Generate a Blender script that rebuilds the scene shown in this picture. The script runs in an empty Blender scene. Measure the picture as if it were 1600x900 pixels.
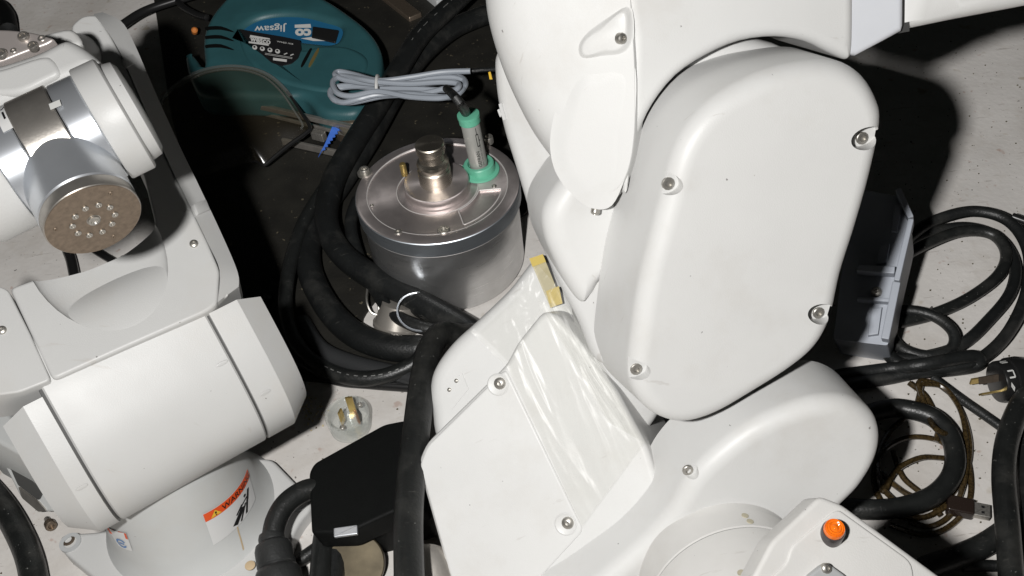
import bpy, bmesh, math, random
from mathutils import Vector, Matrix, noise as mnoise
from math import sin, cos, pi, radians
random.seed(7)
SC = bpy.context.scene
COL = SC.collection
V = Vector

# ------------------------------------------------------------------ camera
PITCH, ROLL, CAMH, FPX = radians(45), radians(7), 0.68, 1555.0
_f = V((0, cos(PITCH), -sin(PITCH)))
_r0 = V((1, 0, 0)); _u0 = V((0, sin(PITCH), cos(PITCH)))
_r = cos(ROLL) * _r0 - sin(ROLL) * _u0
_u = cos(ROLL) * _u0 + sin(ROLL) * _r0
CAM = V((0, 0, CAMH))
cd = bpy.data.cameras.new('camera'); co = bpy.data.objects.new('camera', cd); COL.objects.link(co)
cd.sensor_width = 36; cd.lens = FPX / 1600 * 36; cd.clip_start = 0.02; cd.clip_end = 60
M = Matrix((_r, _u, -_f)).transposed().to_4x4(); M.translation = CAM
co.matrix_world = M
SC.camera = co

# ------------------------------------------------------------------ world, flash, exposure
w = bpy.data.worlds.new('World'); SC.world = w; w.use_nodes = True
bg = w.node_tree.nodes['Background']; bg.inputs[0].default_value = (0.9, 1.0, 0.95, 1); bg.inputs[1].default_value = 0.006
fl = bpy.data.lights.new('flash', 'POINT'); fl.energy = 11.0; fl.shadow_soft_size = 0.012; fl.color = (1, 0.985, 0.968)
fl.use_nodes = True                                             # falloff evened out artificially: constant plus linear, so near surfaces do not overexpose
_nt = fl.node_tree; _e = [n for n in _nt.nodes if n.type == 'EMISSION'][0]
_fo = _nt.nodes.new('ShaderNodeLightFalloff'); _fo.inputs['Strength'].default_value = 1.0
_ad = _nt.nodes.new('ShaderNodeMath'); _ad.operation = 'MULTIPLY_ADD'; _ad.inputs[1].default_value = 2.5
_nt.links.new(_fo.outputs['Constant'], _ad.inputs[0]); _nt.links.new(_fo.outputs['Linear'], _ad.inputs[2])
_nt.links.new(_ad.outputs[0], _e.inputs['Strength'])
fo = bpy.data.objects.new('flash', fl); COL.objects.link(fo)
fo.location = CAM - 0.104 * _r + 0.012 * _u
SC.view_settings.view_transform = 'Standard'; SC.view_settings.look = 'None'
SC.view_settings.exposure = 0; SC.view_settings.gamma = 1
SC.cycles.max_bounces = 8; SC.cycles.diffuse_bounces = 1; SC.cycles.transparent_max_bounces = 12
SC.cycles.use_denoising = True

# ------------------------------------------------------------------ siting helpers: image ray met with a real plane
def ray(x, y): return _f + _r * ((x - 800) / FPX) + _u * ((450 - y) / FPX)
def F(x, y, z=0.0):
    d = ray(x, y); return CAM + d * ((z - CAMH) / d.z)
def D(x, y, t): return CAM + ray(x, y) * t
class Plane:
    def __init__(s, p, n): s.p = V(p); s.n = V(n).normalized()
    def __call__(s, x, y, w=0.0):
        d = ray(x, y); return CAM + d * ((s.p + w * s.n - CAM).dot(s.n) / d.dot(s.n))
    def off(s, w): return Plane(s.p + w * s.n, s.n)

# ------------------------------------------------------------------ materials
def mat(name, color, rough=0.5, metal=0.0, var=0.0, vscale=40, bump=0.0, bscale=300, spec=0.5, **kw):
    m = bpy.data.materials.new(name); m.use_nodes = True
    nt = m.node_tree; b = nt.nodes['Principled BSDF']
    b.inputs['Base Color'].default_value = (*color, 1); b.inputs['Roughness'].default_value = rough
    b.inputs['Metallic'].default_value = metal; b.inputs['Specular IOR Level'].default_value = spec
    for k, v in kw.items(): b.inputs[k.replace('_', ' ')].default_value = v
    tc = nt.nodes.new('ShaderNodeTexCoord')
    if var:
        n = nt.nodes.new('ShaderNodeTexNoise'); n.inputs['Scale'].default_value = vscale; n.inputs['Detail'].default_value = 6
        r = nt.nodes.new('ShaderNodeMapRange'); r.inputs[1].default_value = 0.3; r.inputs[2].default_value = 0.7
        r.inputs[3].default_value = 1 - var; r.inputs[4].default_value = 1 + var * 0.4
        mx = nt.nodes.new('ShaderNodeMix'); mx.data_type = 'RGBA'; mx.blend_type = 'MULTIPLY'; mx.inputs[0].default_value = 1
        nt.links.new(tc.outputs['Object'], n.inputs['Vector']); nt.links.new(n.outputs['Fac'], r.inputs[0])
        mx.inputs[6].default_value = (*color, 1); nt.links.new(r.outputs[0], mx.inputs[7]); nt.links.new(mx.outputs[2], b.inputs['Base Color'])
        rr = nt.nodes.new('ShaderNodeMapRange'); rr.inputs[3].default_value = rough * 1.12; rr.inputs[4].default_value = rough * 0.85
        nt.links.new(n.outputs['Fac'], rr.inputs[0]); nt.links.new(rr.outputs[0], b.inputs['Roughness'])
    if bump:
        n2 = nt.nodes.new('ShaderNodeTexNoise'); n2.inputs['Scale'].default_value = bscale; n2.inputs['Detail'].default_value = 3
        bp = nt.nodes.new('ShaderNodeBump'); bp.inputs['Strength'].default_value = bump; bp.inputs['Distance'].default_value = 0.001
        nt.links.new(tc.outputs['Object'], n2.inputs['Vector']); nt.links.new(n2.outputs['Fac'], bp.inputs['Height'])
        nt.links.new(bp.outputs[0], b.inputs['Normal'])
    return m

def specks(m, color, scale, thresh, soft=0.02, amount=1.0):
    """dirt specks mixed over a material's base colour"""
    nt = m.node_tree; b = nt.nodes['Principled BSDF']
    src = b.inputs['Base Color'].links[0].from_socket if b.inputs['Base Color'].links else None
    tc = nt.nodes.new('ShaderNodeTexCoord')
    n = nt.nodes.new('ShaderNodeTexNoise'); n.inputs['Scale'].default_value = scale; n.inputs['Detail'].default_value = 2
    r = nt.nodes.new('ShaderNodeMapRange'); r.inputs[1].default_value = thresh; r.inputs[2].default_value = thresh + soft
    r.inputs[4].default_value = amount
    mx = nt.nodes.new('ShaderNodeMix'); mx.data_type = 'RGBA'
    nt.links.new(tc.outputs['Object'], n.inputs['Vector']); nt.links.new(n.outputs['Fac'], r.inputs[0]); nt.links.new(r.outputs[0], mx.inputs[0])
    if src: nt.links.new(src, mx.inputs[6])
    else: mx.inputs[6].default_value = b.inputs['Base Color'].default_value
    mx.inputs[7].default_value = (*color, 1)
    nt.links.new(mx.outputs[2], b.inputs['Base Color'])
    return m

WHITE = specks(mat('white_paint', (0.74, 0.74, 0.725), 0.42, var=0.03, vscale=25, bump=0.10, bscale=1400, spec=0.4), (0.35, 0.32, 0.28), 260, 0.80, 0.03, 0.8)
WHITEL = specks(mat('dimmed_white_paint', (0.56, 0.56, 0.548), 0.42, var=0.03, vscale=25, bump=0.10, bscale=1400, spec=0.4), (0.35, 0.32, 0.28), 260, 0.80, 0.03, 0.8)  # white paint darkened to offset the stronger flash light on the left arm
WHITE2 = specks(mat('cream_paint', (0.73, 0.72, 0.695), 0.5, var=0.05, vscale=30, bump=0.10, bscale=1200, spec=0.35), (0.4, 0.36, 0.27), 180, 0.76, 0.03, 0.8)
GREYW = mat('grey_white_paint', (0.56, 0.57, 0.56), 0.45, var=0.06, vscale=20, bump=0.08, bscale=1200, spec=0.4)
PALEBLUE = mat('pale_collar_paint', (0.74, 0.76, 0.80), 0.4, var=0.03, bump=0.06, bscale=1200)
SEAL = mat('dark_seal', (0.06, 0.06, 0.058), 0.6)
RUBBER = mat('black_rubber', (0.010, 0.011, 0.011), 0.46, var=0.35, vscale=60, bump=0.35, bscale=500, spec=0.45)
RUBBER2 = specks(mat('dusty_rubber', (0.012, 0.013, 0.0125), 0.40, var=0.3, vscale=80, bump=0.3, bscale=400, spec=0.5), (0.3, 0.3, 0.28), 420, 0.72, 0.04, 0.6)
BLACKP = mat('black_plastic', (0.004, 0.0045, 0.0043), 0.6, var=0.2, vscale=90, bump=0.3, bscale=900, spec=0.15)
BLACKG = mat('gloss_black_plastic', (0.012, 0.012, 0.012), 0.28, spec=0.5)
MAT_ = specks(mat('worn_black_mat', (0.018, 0.017, 0.014), 0.6, var=0.45, vscale=30, bump=0.5, bscale=350, spec=0.4), (0.14, 0.12, 0.08), 150, 0.69, 0.06, 0.7)
ALU = mat('turned_aluminium', (0.72, 0.70, 0.69), 0.36, metal=0.72, var=0.08, vscale=60, bump=0.06, bscale=900)
ALUB = mat('bright_aluminium', (0.70, 0.73, 0.77), 0.30, metal=0.75, var=0.08, vscale=40)
STEEL = mat('bare_steel', (0.50, 0.47, 0.43), 0.34, metal=0.8, var=0.18, vscale=110, bump=0.05, bscale=700)
DSTEEL = mat('stained_steel', (0.27, 0.215, 0.165), 0.38, metal=0.8, var=0.2, vscale=420, bump=0.1, bscale=500)
SCREW = mat('screw_steel', (0.52, 0.50, 0.46), 0.42, metal=0.85, var=0.3, vscale=500)
BRASS = mat('brass', (0.62, 0.46, 0.17), 0.32, metal=0.8, var=0.15)
BRONZE = mat('tarnished_bronze', (0.10, 0.082, 0.052), 0.48, metal=0.65, var=0.5, vscale=60)
GREEN = mat('mint_green_plastic', (0.15, 0.50, 0.34), 0.4, var=0.08)
TEAL = mat('teal_plastic', (0.027, 0.090, 0.100), 0.45, var=0.15, vscale=30, bump=0.15, bscale=900, spec=0.4)
BLUE = mat('blue_paint', (0.06, 0.17, 0.62), 0.45, var=0.12, vscale=120)
BLUECARD = mat('blue_card', (0.015, 0.11, 0.22), 0.4)
GREYC = mat('grey_cable_jacket', (0.30, 0.33, 0.37), 0.38, spec=0.5)
GREYP = mat('grey_plastic', (0.34, 0.365, 0.41), 0.5, var=0.06, bump=0.1, bscale=900)
GREYPL = mat('mid_grey_plate', (0.45, 0.46, 0.46), 0.45, var=0.06)
AMBERC = mat('amber_cable_jacket', (0.05, 0.033, 0.013), 0.22, var=0.7, vscale=500, spec=0.7)
ORANGE = mat('orange_lens', (0.95, 0.20, 0.012), 0.12, bump=0.5, bscale=500)
RED = mat('orange_red_print', (0.80, 0.10, 0.02), 0.45)
YEL = mat('yellow_print', (0.80, 0.50, 0.05), 0.45)
LWHITE = mat('label_white', (0.70, 0.70, 0.69), 0.45)
LBLACK = mat('black_print', (0.012, 0.012, 0.013), 0.4)
LBLUE = mat('blue_print', (0.08, 0.22, 0.50), 0.45)
PWHITE = mat('white_print', (0.58, 0.58, 0.56), 0.5)
STAIN = mat('rust_stain', (0.55, 0.42, 0.26), 0.6, var=0.2)
TIE = mat('nylon_tie', (0.55, 0.55, 0.54), 0.4)
RED_BR = mat('brown_plastic', (0.16, 0.06, 0.04), 0.35)

def mixmat(name, color, alpha, rough, spec=0.6):
    m = mat(name, color, rough, spec=spec)
    m.node_tree.nodes['Principled BSDF'].inputs['Alpha'].default_value = alpha
    return m
def clear(name, tint, gloss, rough, body, edge, base=0.0):
    """see-through plastic: tinted transparency, gloss on top, and a milky body that thickens towards grazing edges"""
    m = bpy.data.materials.new(name); m.use_nodes = True; nt = m.node_tree; nt.nodes.clear()
    out = nt.nodes.new('ShaderNodeOutputMaterial'); tr = nt.nodes.new('ShaderNodeBsdfTransparent'); tr.inputs[0].default_value = (*tint, 1)
    gl = nt.nodes.new('ShaderNodeBsdfGlossy'); gl.inputs['Color'].default_value = (gloss, gloss, gloss, 1); gl.inputs['Roughness'].default_value = rough
    df = nt.nodes.new('ShaderNodeBsdfDiffuse'); df.inputs[0].default_value = (*body, 1)
    lw = nt.nodes.new('ShaderNodeLayerWeight'); lw.inputs[0].default_value = 0.35
    mr = nt.nodes.new('ShaderNodeMapRange'); mr.inputs[3].default_value = base; mr.inputs[4].default_value = edge
    mx = nt.nodes.new('ShaderNodeMixShader'); ad = nt.nodes.new('ShaderNodeAddShader')
    nt.links.new(lw.outputs['Facing'], mr.inputs[0]); nt.links.new(mr.outputs[0], mx.inputs[0])
    nt.links.new(tr.outputs[0], mx.inputs[1]); nt.links.new(df.outputs[0], mx.inputs[2])
    nt.links.new(mx.outputs[0], ad.inputs[0]); nt.links.new(gl.outputs[0], ad.inputs[1]); nt.links.new(ad.outputs[0], out.inputs[0])
    return m
FILM_OLD = mixmat('clear_film', (0.90, 0.90, 0.89), 0.26, 0.34, spec=0.4)
TAPE = mixmat('yellow_tape', (0.72, 0.55, 0.14), 0.80, 0.3)
TAPE2 = mixmat('pale_tape', (0.68, 0.60, 0.36), 0.62, 0.3)
GLASS = clear('clear_plastic', (0.93, 0.94, 0.93), 0.10, 0.06, (0.75, 0.76, 0.75), 0.45, 0.06)
SHIELD = clear('smoky_clear_plastic', (0.80, 0.77, 0.70), 0.045, 0.22, (0.10, 0.08, 0.05), 0.35, 0.05)
SHIELDR = clear('clear_rim', (0.85, 0.86, 0.85), 0.10, 0.10, (0.25, 0.26, 0.25), 0.7, 0.10)
FILM = clear('clear_film', (0.98, 0.98, 0.97), 0.010, 0.30, (0.82, 0.82, 0.81), 0.26, 0.08)



def smudge(m, color, scale, lo, hi, amount, aniso=(1, 1, 1)):
    """broad faint grime"""
    nt = m.node_tree; b = nt.nodes['Principled BSDF']; src = b.inputs['Base Color'].links[0].from_socket
    tc = nt.nodes.new('ShaderNodeTexCoord'); mp = nt.nodes.new('ShaderNodeMapping'); mp.inputs['Scale'].default_value = aniso
    mp.inputs['Rotation'].default_value = (0.4, 0.7, 0.3)
    n = nt.nodes.new('ShaderNodeTexNoise'); n.inputs['Scale'].default_value = scale; n.inputs['Detail'].default_value = 7; n.inputs['Roughness'].default_value = 0.65
    r = nt.nodes.new('ShaderNodeMapRange'); r.inputs[1].default_value = lo; r.inputs[2].default_value = hi; r.inputs[4].default_value = amount
    mx = nt.nodes.new('ShaderNodeMix'); mx.data_type = 'RGBA'; mx.inputs[7].default_value = (*color, 1)
    nt.links.new(tc.outputs['Object'], mp.inputs[0]); nt.links.new(mp.outputs[0], n.inputs['Vector']); nt.links.new(n.outputs['Fac'], r.inputs[0])
    nt.links.new(r.outputs[0], mx.inputs[0]); nt.links.new(src, mx.inputs[6]); nt.links.new(mx.outputs[2], b.inputs['Base Color'])
    return m
for m_ in (WHITE, WHITEL, WHITE2, GREYW):
    smudge(m_, (0.52, 0.48, 0.42), 16, 0.52, 0.72, 0.22)
    smudge(m_, (0.45, 0.42, 0.38), 22, 0.66, 0.70, 0.30, (1, 9, 1))
    specks(m_, (0.12, 0.11, 0.10), 210, 0.765, 0.02, 0.75)
for m_ in (RUBBER, RUBBER2):
    smudge(m_, (0.07, 0.068, 0.062), 26, 0.50, 0.72, 0.40)
    smudge(m_, (0.12, 0.115, 0.105), 60, 0.64, 0.70, 0.35, (1, 6, 1))
def concrete():
    m = mat('concrete', (0.66, 0.635, 0.605), 0.75, var=0.12, vscale=9, bump=0.35, bscale=160, spec=0.25)
    specks(m, (0.58, 0.55, 0.515), 60, 0.55, 0.16, 0.7)
    specks(m, (0.36, 0.20, 0.15), 75, 0.67, 0.06, 0.5)
    specks(m, (0.36, 0.30, 0.20), 42, 0.68, 0.08, 0.6)
    specks(m, (0.06, 0.055, 0.05), 170, 0.715, 0.03, 0.8)
    specks(m, (0.09, 0.08, 0.07), 430, 0.71, 0.03, 0.7)
    smudge(m, (0.36, 0.32, 0.27), 7, 0.47, 0.72, 0.50)
    smudge(m, (0.30, 0.27, 0.24), 30, 0.63, 0.67, 0.45, (1, 7, 1))
    return m
CONC = concrete()

# ------------------------------------------------------------------ mesh builder
def frame(z, x=None):
    z = V(z).normalized()
    if x is None: x = V((1, 0, 0)) if abs(z.x) < 0.8 else V((0, 1, 0))
    x = (V(x) - z * V(x).dot(z)).normalized()
    return x, z.cross(x), z

class MB:
    def __init__(s): s.v = []; s.f = []
    def ring(s, pts):
        i = len(s.v); s.v += [V(p) for p in pts]; return list(range(i, i + len(pts)))
    def bridge(s, a, b):
        n = len(a)
        for i in range(n): s.f.append((a[i], a[(i + 1) % n], b[(i + 1) % n], b[i]))
    def cap(s, a, flip=False): s.f.append(tuple(reversed(a)) if flip else tuple(a))
    def lathe(s, o, z, prof, seg=48, x=None, caps=True, rf=None):
        """prof: list of (radius, height along z)"""
        X, Y, Z = frame(z, x); o = V(o); rs = []
        for r, h in prof:
            r = max(r, 1e-5)
            k_ = [r * (rf(2 * pi * i / seg) if rf else 1) for i in range(seg)]
            rs.append(s.ring([o + Z * h + X * (k_[i] * cos(2 * pi * i / seg)) + Y * (k_[i] * sin(2 * pi * i / seg)) for i in range(seg)]))
        for a, b in zip(rs, rs[1:]): s.bridge(a, b)
        if caps: s.cap(rs[0], True); s.cap(rs[-1])
        return s
    def plateau(s, pts, n, lift, width, sink=0.002, lf=None):
        """low raised field with a soft ramp, on a planar outline"""
        n = V(n).normalized(); c = sum((V(p) for p in pts), V((0, 0, 0))) / len(pts)
        rmin = min((V(p) - c).length for p in pts); rs = []
        for k in range(9):
            t = k / 8; e = t * t * (3 - 2 * t)
            rs.append(s.ring([V(p) + (c - V(p)).normalized() * (width * t) + n * (lift * (lf(V(p)) if lf else 1) * e - sink * (1 - e) * 0.25) for p in pts]))
        for a, b in zip(rs, rs[1:]): s.bridge(a, b)
        s.cap(rs[-1]); return s
    def tube(s, pts, r, seg=12):
        pts = [V(p) for p in pts]; n = len(pts); X = None; rs = []
        for i, p in enumerate(pts):
            t = (pts[min(i + 1, n - 1)] - pts[max(i - 1, 0)])
            if t.length < 1e-9: t = V((0, 0, 1))
            t.normalize()
            if X is None: X = frame(t)[0]
            X = (X - t * X.dot(t)).normalized(); Y = t.cross(X)
            rr = r(i / (n - 1)) if callable(r) else r
            rs.append(s.ring([p + X * (rr * cos(2 * pi * k / seg)) + Y * (rr * sin(2 * pi * k / seg)) for k in range(seg)]))
        for a, b in zip(rs, rs[1:]): s.bridge(a, b)
        s.cap(rs[0], True); s.cap(rs[-1]); return s
    def slab(s, pts, n, depth, bevel=0.0, seg=6, back=0.0, wt=None, draft=None):
        """closed planar outline (front, lying on a plane with normal n) given a rounded front edge and a depth"""
        n = V(n).normalized(); X, Y, Z = frame(n); o = V(pts[0])
        p2 = [((V(p) - o).dot(X), (V(p) - o).dot(Y)) for p in pts]
        area = sum(a[0] * b[1] - b[0] * a[1] for a, b in zip(p2, p2[1:] + p2[:1]))
        wt = list(wt) if wt else None
        if area < 0:
            p2.reverse()
            if wt: wt.reverse()
            if draft: draft = list(reversed(draft))
        wt = wt or [1.0] * len(p2)
        N = len(p2)
        nr = []
        for i in range(N):
            a, b, c = p2[i - 1], p2[i], p2[(i + 1) % N]
            e1 = V((b[0] - a[0], b[1] - a[1])); e2 = V((c[0] - b[0], c[1] - b[1]))
            e1.normalize(); e2.normalize()
            m = V((-(e1.y + e2.y), e1.x + e2.x)); l = m.length
            m = m / l if l > 1e-6 else V((-e1.y, e1.x))
            k = max(0.5, m.dot(V((-e1.y, e1.x))))
            nr.append(m / k)
        def inset(ins):
            q2 = [V((p[0] + q.x * ins * k_, p[1] + q.y * ins * k_)) for p, q, k_ in zip(p2, nr, wt)]
            if ins <= 0: return q2
            if min(wt) < 1:                                     # graded edge: smooth the offsets instead of testing them
                dv = [q - V(p) for p, q in zip(p2, q2)]
                for _ in range(10): dv = [(dv[i - 1] + dv[i] * 2 + dv[(i + 1) % N]) / 4 for i in range(N)]
                return [V(p) + d_ for p, d_ in zip(p2, dv)]
            ok = []
            for q, k_ in zip(q2, wt):
                dm = 1e9
                for i in range(N):
                    ax, ay = p2[i - 1]; bx, by = p2[i]; dx, dy = bx - ax, by - ay; l2 = dx * dx + dy * dy
                    t = 0 if l2 < 1e-14 else max(0, min(1, ((q.x - ax) * dx + (q.y - ay) * dy) / l2))
                    d = (q.x - ax - t * dx) ** 2 + (q.y - ay - t * dy) ** 2
                    if d < dm: dm = d
                ok.append(math.sqrt(dm) > ins * k_ * (0.985 if min(wt) == 1 else 0.6) - 1e-6)
            if all(ok) or not any(ok): return q2
            res = list(q2)
            for i in range(N):
                if ok[i]: continue
                a = 1
                while not ok[i - a]: a += 1
                b = 1
                while not ok[(i + b) % N]: b += 1
                res[i] = q2[i - a].lerp(q2[(i + b) % N], a / (a + b))
            return res
        def rg(ins, wz): return s.ring([o + X * q.x + Y * q.y + Z * wz for q in inset(ins)])
        rs = []
        if bevel > 0:
            rs.append(rg(bevel * 1.06 + 0.0004, 0))
            for k in range(seg + 1):
                a = pi / 2 * k / seg; rs.append(rg(bevel * (1 - sin(a)), -bevel * (1 - cos(a))))
        else: rs.append(rg(0, 0))
        if back > 0:
            for k in range(seg + 1):
                a = pi / 2 * k / seg; rs.append(rg(back * (1 - cos(a)), -depth + back * (1 - sin(a))))
        elif draft: rs.append(s.ring([o + X * (p[0] - q.x * k_) + Y * (p[1] - q.y * k_) - Z * depth for p, q, k_ in zip(p2, nr, draft)]))
        else: rs.append(rg(0, -depth))
        for a, b in zip(rs, rs[1:]): s.bridge(b, a)
        s.cap(rs[0]); s.cap(rs[-1], True); return s
    def box(s, o, x, y, z, sx, sy, sz, bev=0.0):
        """box with centre o and half sizes along unit axes"""
        x, y, z = V(x).normalized(), V(y).normalized(), V(z).normalized(); o = V(o)
        pts = [o + x * (a * sx) + y * (b * sy) + z * sz for a, b in ((-1, -1), (1, -1), (1, 1), (-1, 1))]
        if bev <= 0: return s.slab(pts, z, 2 * sz)
        return s.slab(rounded(pts, bev * 1.6, 3), z, 2 * sz, bev, 3)
    def grid(s, fn, nu, nv):
        i0 = len(s.v)
        for j in range(nv + 1):
            for i in range(nu + 1): s.v.append(V(fn(i / nu, j / nv)))
        for j in range(nv):
            for i in range(nu):
                a = i0 + j * (nu + 1) + i; s.f.append((a, a + 1, a + nu + 2, a + nu + 1))
        return s
    def poly(s, pts): s.f.append(tuple(s.ring(pts))); return s
    def mesh(s, name, o=V((0, 0, 0)), ang=34):
        me = bpy.data.meshes.new(name); me.from_pydata([v - o for v in s.v], [], s.f); me.update()
        finish(me, ang); return me

def finish(me, ang=34):
    for p in me.polygons: p.use_smooth = len(p.vertices) <= 4
    me.set_sharp_from_angle(angle=radians(ang))

def rounded(pts, r, seg=4):
    """round the corners of a closed 3D polygon"""
    out = []; n = len(pts); pts = [V(p) for p in pts]
    for i in range(n):
        p, a, b = pts[i], pts[i - 1], pts[(i + 1) % n]
        da, db = (a - p), (b - p); k = min(r, da.length * 0.45, db.length * 0.45)
        pa, pb = p + da.normalized() * k, p + db.normalized() * k
        for j in range(seg + 1):
            t = j / seg; out.append(pa * (1 - t) ** 2 + p * 2 * t * (1 - t) + pb * t * t)
    return out

def cr(pts, n=8, closed=False):
    pts = [V(p) for p in pts]; m = len(pts); out = []
    rng = range(m if closed else m - 1)
    for i in rng:
        if closed: p0, p1, p2, p3 = pts[i - 1], pts[i], pts[(i + 1) % m], pts[(i + 2) % m]
        else: p0, p1, p2, p3 = pts[max(i - 1, 0)], pts[i], pts[i + 1], pts[min(i + 2, m - 1)]
        for k in range(n):
            t = k / n
            out.append(0.5 * ((2 * p1) + (p2 - p0) * t + (2 * p0 - 5 * p1 + 4 * p2 - p3) * t * t + (3 * p1 - p0 - 3 * p2 + p3) * t ** 3))
    if not closed: out.append(pts[-1])
    return out

# ------------------------------------------------------------------ object helpers
def tag(o, label=None, cat=None, group=None, kind=None):
    if label: o['label'] = label
    if cat: o['category'] = cat
    if group: o['group'] = group
    if kind: o['kind'] = kind
    return o
def thing(name, loc, label, cat, group=None):
    o = bpy.data.objects.new(name, None); COL.objects.link(o); o.location = loc; o.empty_display_size = 0.02
    return tag(o, label, cat, group)
def world_loc(o):
    p = V((0, 0, 0))
    while o is not None: p = p + V(o.location); o = o.parent
    return p
def part(name, mb, m, parent=None, label=None, ang=34, cuts=None):
    """mesh object; builder coordinates are world coordinates"""
    o0 = world_loc(parent) if parent else V((0, 0, 0))
    me = mb.mesh(name, o0, ang)
    o = bpy.data.objects.new(name, me); COL.objects.link(o); me.materials.append(m)
    if parent: o.parent = parent
    if label: o['label'] = label
    if cuts: cut(o, cuts, o0, ang)
    return o
def cut(o, cuts, o0, ang):
    tmp = []
    for c in cuts:
        me = c.mesh('cutter', o0); bm = bmesh.new(); bm.from_mesh(me); bmesh.ops.recalc_face_normals(bm, faces=bm.faces); bm.to_mesh(me); bm.free()
        t = bpy.data.objects.new('cutter', me); COL.objects.link(t); t.parent = o.parent; tmp.append(t)
        md = o.modifiers.new('cut', 'BOOLEAN'); md.operation = 'DIFFERENCE'; md.solver = 'EXACT'; md.object = t
    bpy.context.view_layer.update()
    dg = bpy.context.evaluated_depsgraph_get()
    me = bpy.data.meshes.new_from_object(o.evaluated_get(dg)); me.name = o.name
    o.modifiers.clear(); o.data = me
    for t in tmp: bpy.data.objects.remove(t)
    for p in me.polygons: p.use_smooth = len(p.vertices) <= 4
    me.set_sharp_from_angle(angle=radians(ang))
_protos = {}
def fix(kind, name, parent, pos, z, size, m=None, label=None):
    """a screw, bolt ... sharing one mesh per kind, set at a world position"""
    if kind not in _protos:
        b = MB()
        if kind == 'pan': b.lathe((0, 0, 0), (0, 0, 1), [(1, -0.6), (1, 0.15), (0.9, 0.4), (0.62, 0.58), (0.42, 0.62), (0.36, 0.3), (0.0, 0.25)], 14)
        if kind == 'socket': b.lathe((0, 0, 0), (0, 0, 1), [(1, -0.5), (1, 0.85), (0.9, 1.0), (0.58, 1.0), (0.56, 0.35), (0.0, 0.3)], 12)
        if kind == 'flat': b.lathe((0, 0, 0), (0, 0, 1), [(1, -0.3), (1, 0.1), (0.9, 0.2), (0.5, 0.22), (0.46, -0.1), (0, -0.1)], 12)
        if kind == 'washer': b.lathe((0, 0, 0), (0, 0, 1), [(1.0, -0.2), (1.0, 0.12), (0.6, 0.12), (0.6, -0.2)], 20)
        _protos[kind] = b.mesh(kind + '_head')
    me = _protos[kind]; m = m or SCREW; key = (kind, m.name)
    if key not in _protos: c = me.copy(); c.materials.clear(); c.materials.append(m); _protos[key] = c
    o = bpy.data.objects.new(name, _protos[key]); COL.objects.link(o); o.parent = parent
    X, Y, Z = frame(z)
    R = Matrix((X, Y, Z)).transposed().to_4x4()
    o.location = V(pos) - world_loc(parent); o.rotation_euler = R.to_euler(); o.scale = (size,) * 3
    if label: o['label'] = label
    return o
def text_tris(s, bold=0.0):
    cu = bpy.data.curves.new('t', 'FONT'); cu.body = s; cu.offset = bold; cu.resolution_u = 3
    t = bpy.data.objects.new('t', cu); COL.objects.link(t)
    bpy.context.view_layer.update()
    me = bpy.data.meshes.new_from_object(t.evaluated_get(bpy.context.evaluated_depsgraph_get()))
    vs = [v.co.copy() for v in me.vertices]; fs = [tuple(p.vertices) for p in me.polygons]
    bpy.data.objects.remove(t); bpy.data.curves.remove(cu); bpy.data.meshes.remove(me)
    x0 = min(v.x for v in vs); x1 = max(v.x for v in vs); y0 = min(v.y for v in vs); y1 = max(v.y for v in vs)
    return [((v.x - x0) / (x1 - x0), (v.y - y0) / (y1 - y0)) for v in vs], fs
def put_text(mb, s, fn, u0, v0, u1, v1, bold=0.0):
    vs, fs = text_tris(s, bold); i = len(mb.v)
    mb.v += [V(fn(u0 + (u1 - u0) * a, v0 + (v1 - v0) * b)) for a, b in vs]
    mb.f += [tuple(i + k for k in f) for f in fs]
def put_poly(mb, fn, pts): mb.poly([fn(u, v) for u, v in pts])
def bar(u0, v0, u1, v1, w, asp=1.0):
    dx, dy = (u1 - u0) * asp, v1 - v0; l = math.hypot(dx, dy); nx, ny = -dy / l * w / asp, dx / l * w
    return [(u0 - nx, v0 - ny), (u1 - nx, v1 - ny), (u1 + nx, v1 + ny), (u0 + nx, v0 + ny)]
def disc(u, v, ru, rv, n=14): return [(u + ru * cos(2 * pi * i / n), v + rv * sin(2 * pi * i / n)) for i in range(n)]

# ================================================================== SETTING
fb = MB(); fb.grid(lambda u, v: ((u - 0.5) * 12, (v - 0.5) * 12 + 2, 0), 2, 2)
floor = part('floor', fb, CONC); tag(floor, 'pale speckled concrete floor', kind='structure')

mt = rounded([F(*p) for p in ((232, -60), (800, -60), (830, 330), (700, 420), (612, 452), (588, 470), (563, 505), (590, 535), (660, 560), (662, 613), (505, 598), (420, 592), (330, 420), (268, 180))], 0.012)
t = part('rubber_mat', MB().slab([p + V((0, 0, 0.003)) for p in mt], (0, 0, 1), 0.003, 0.001, 2), MAT_)
tag(t, 'worn black mat lying on the floor under the jigsaw and cables', 'mat')
def bar_on_mat(name, a, b, wd, h, z0, m, label, cat):
    A_, B_ = F(*a, z0), F(*b, z0); d = (B_ - A_); 
    o = part(name, MB().box((A_ + B_) / 2 + V((0, 0, h / 2)), d, V((0, 0, 1)).cross(d), (0, 0, 1), d.length / 2, wd / 2, h / 2, 0.0015), m)
    return tag(o, label, cat)
bar_on_mat('metal_strip', (560, -40), (650, 30), 0.02, 0.006, 0.003, DSTEEL, 'dull brown metal strip on the mat above the jigsaw nose', 'strip')
bar_on_mat('metal_strip', (640, -30), (690, 12), 0.012, 0.012, 0.003, GREYPL, 'grey metal strip crossing behind the thick hose at the top edge', 'strip')

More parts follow.
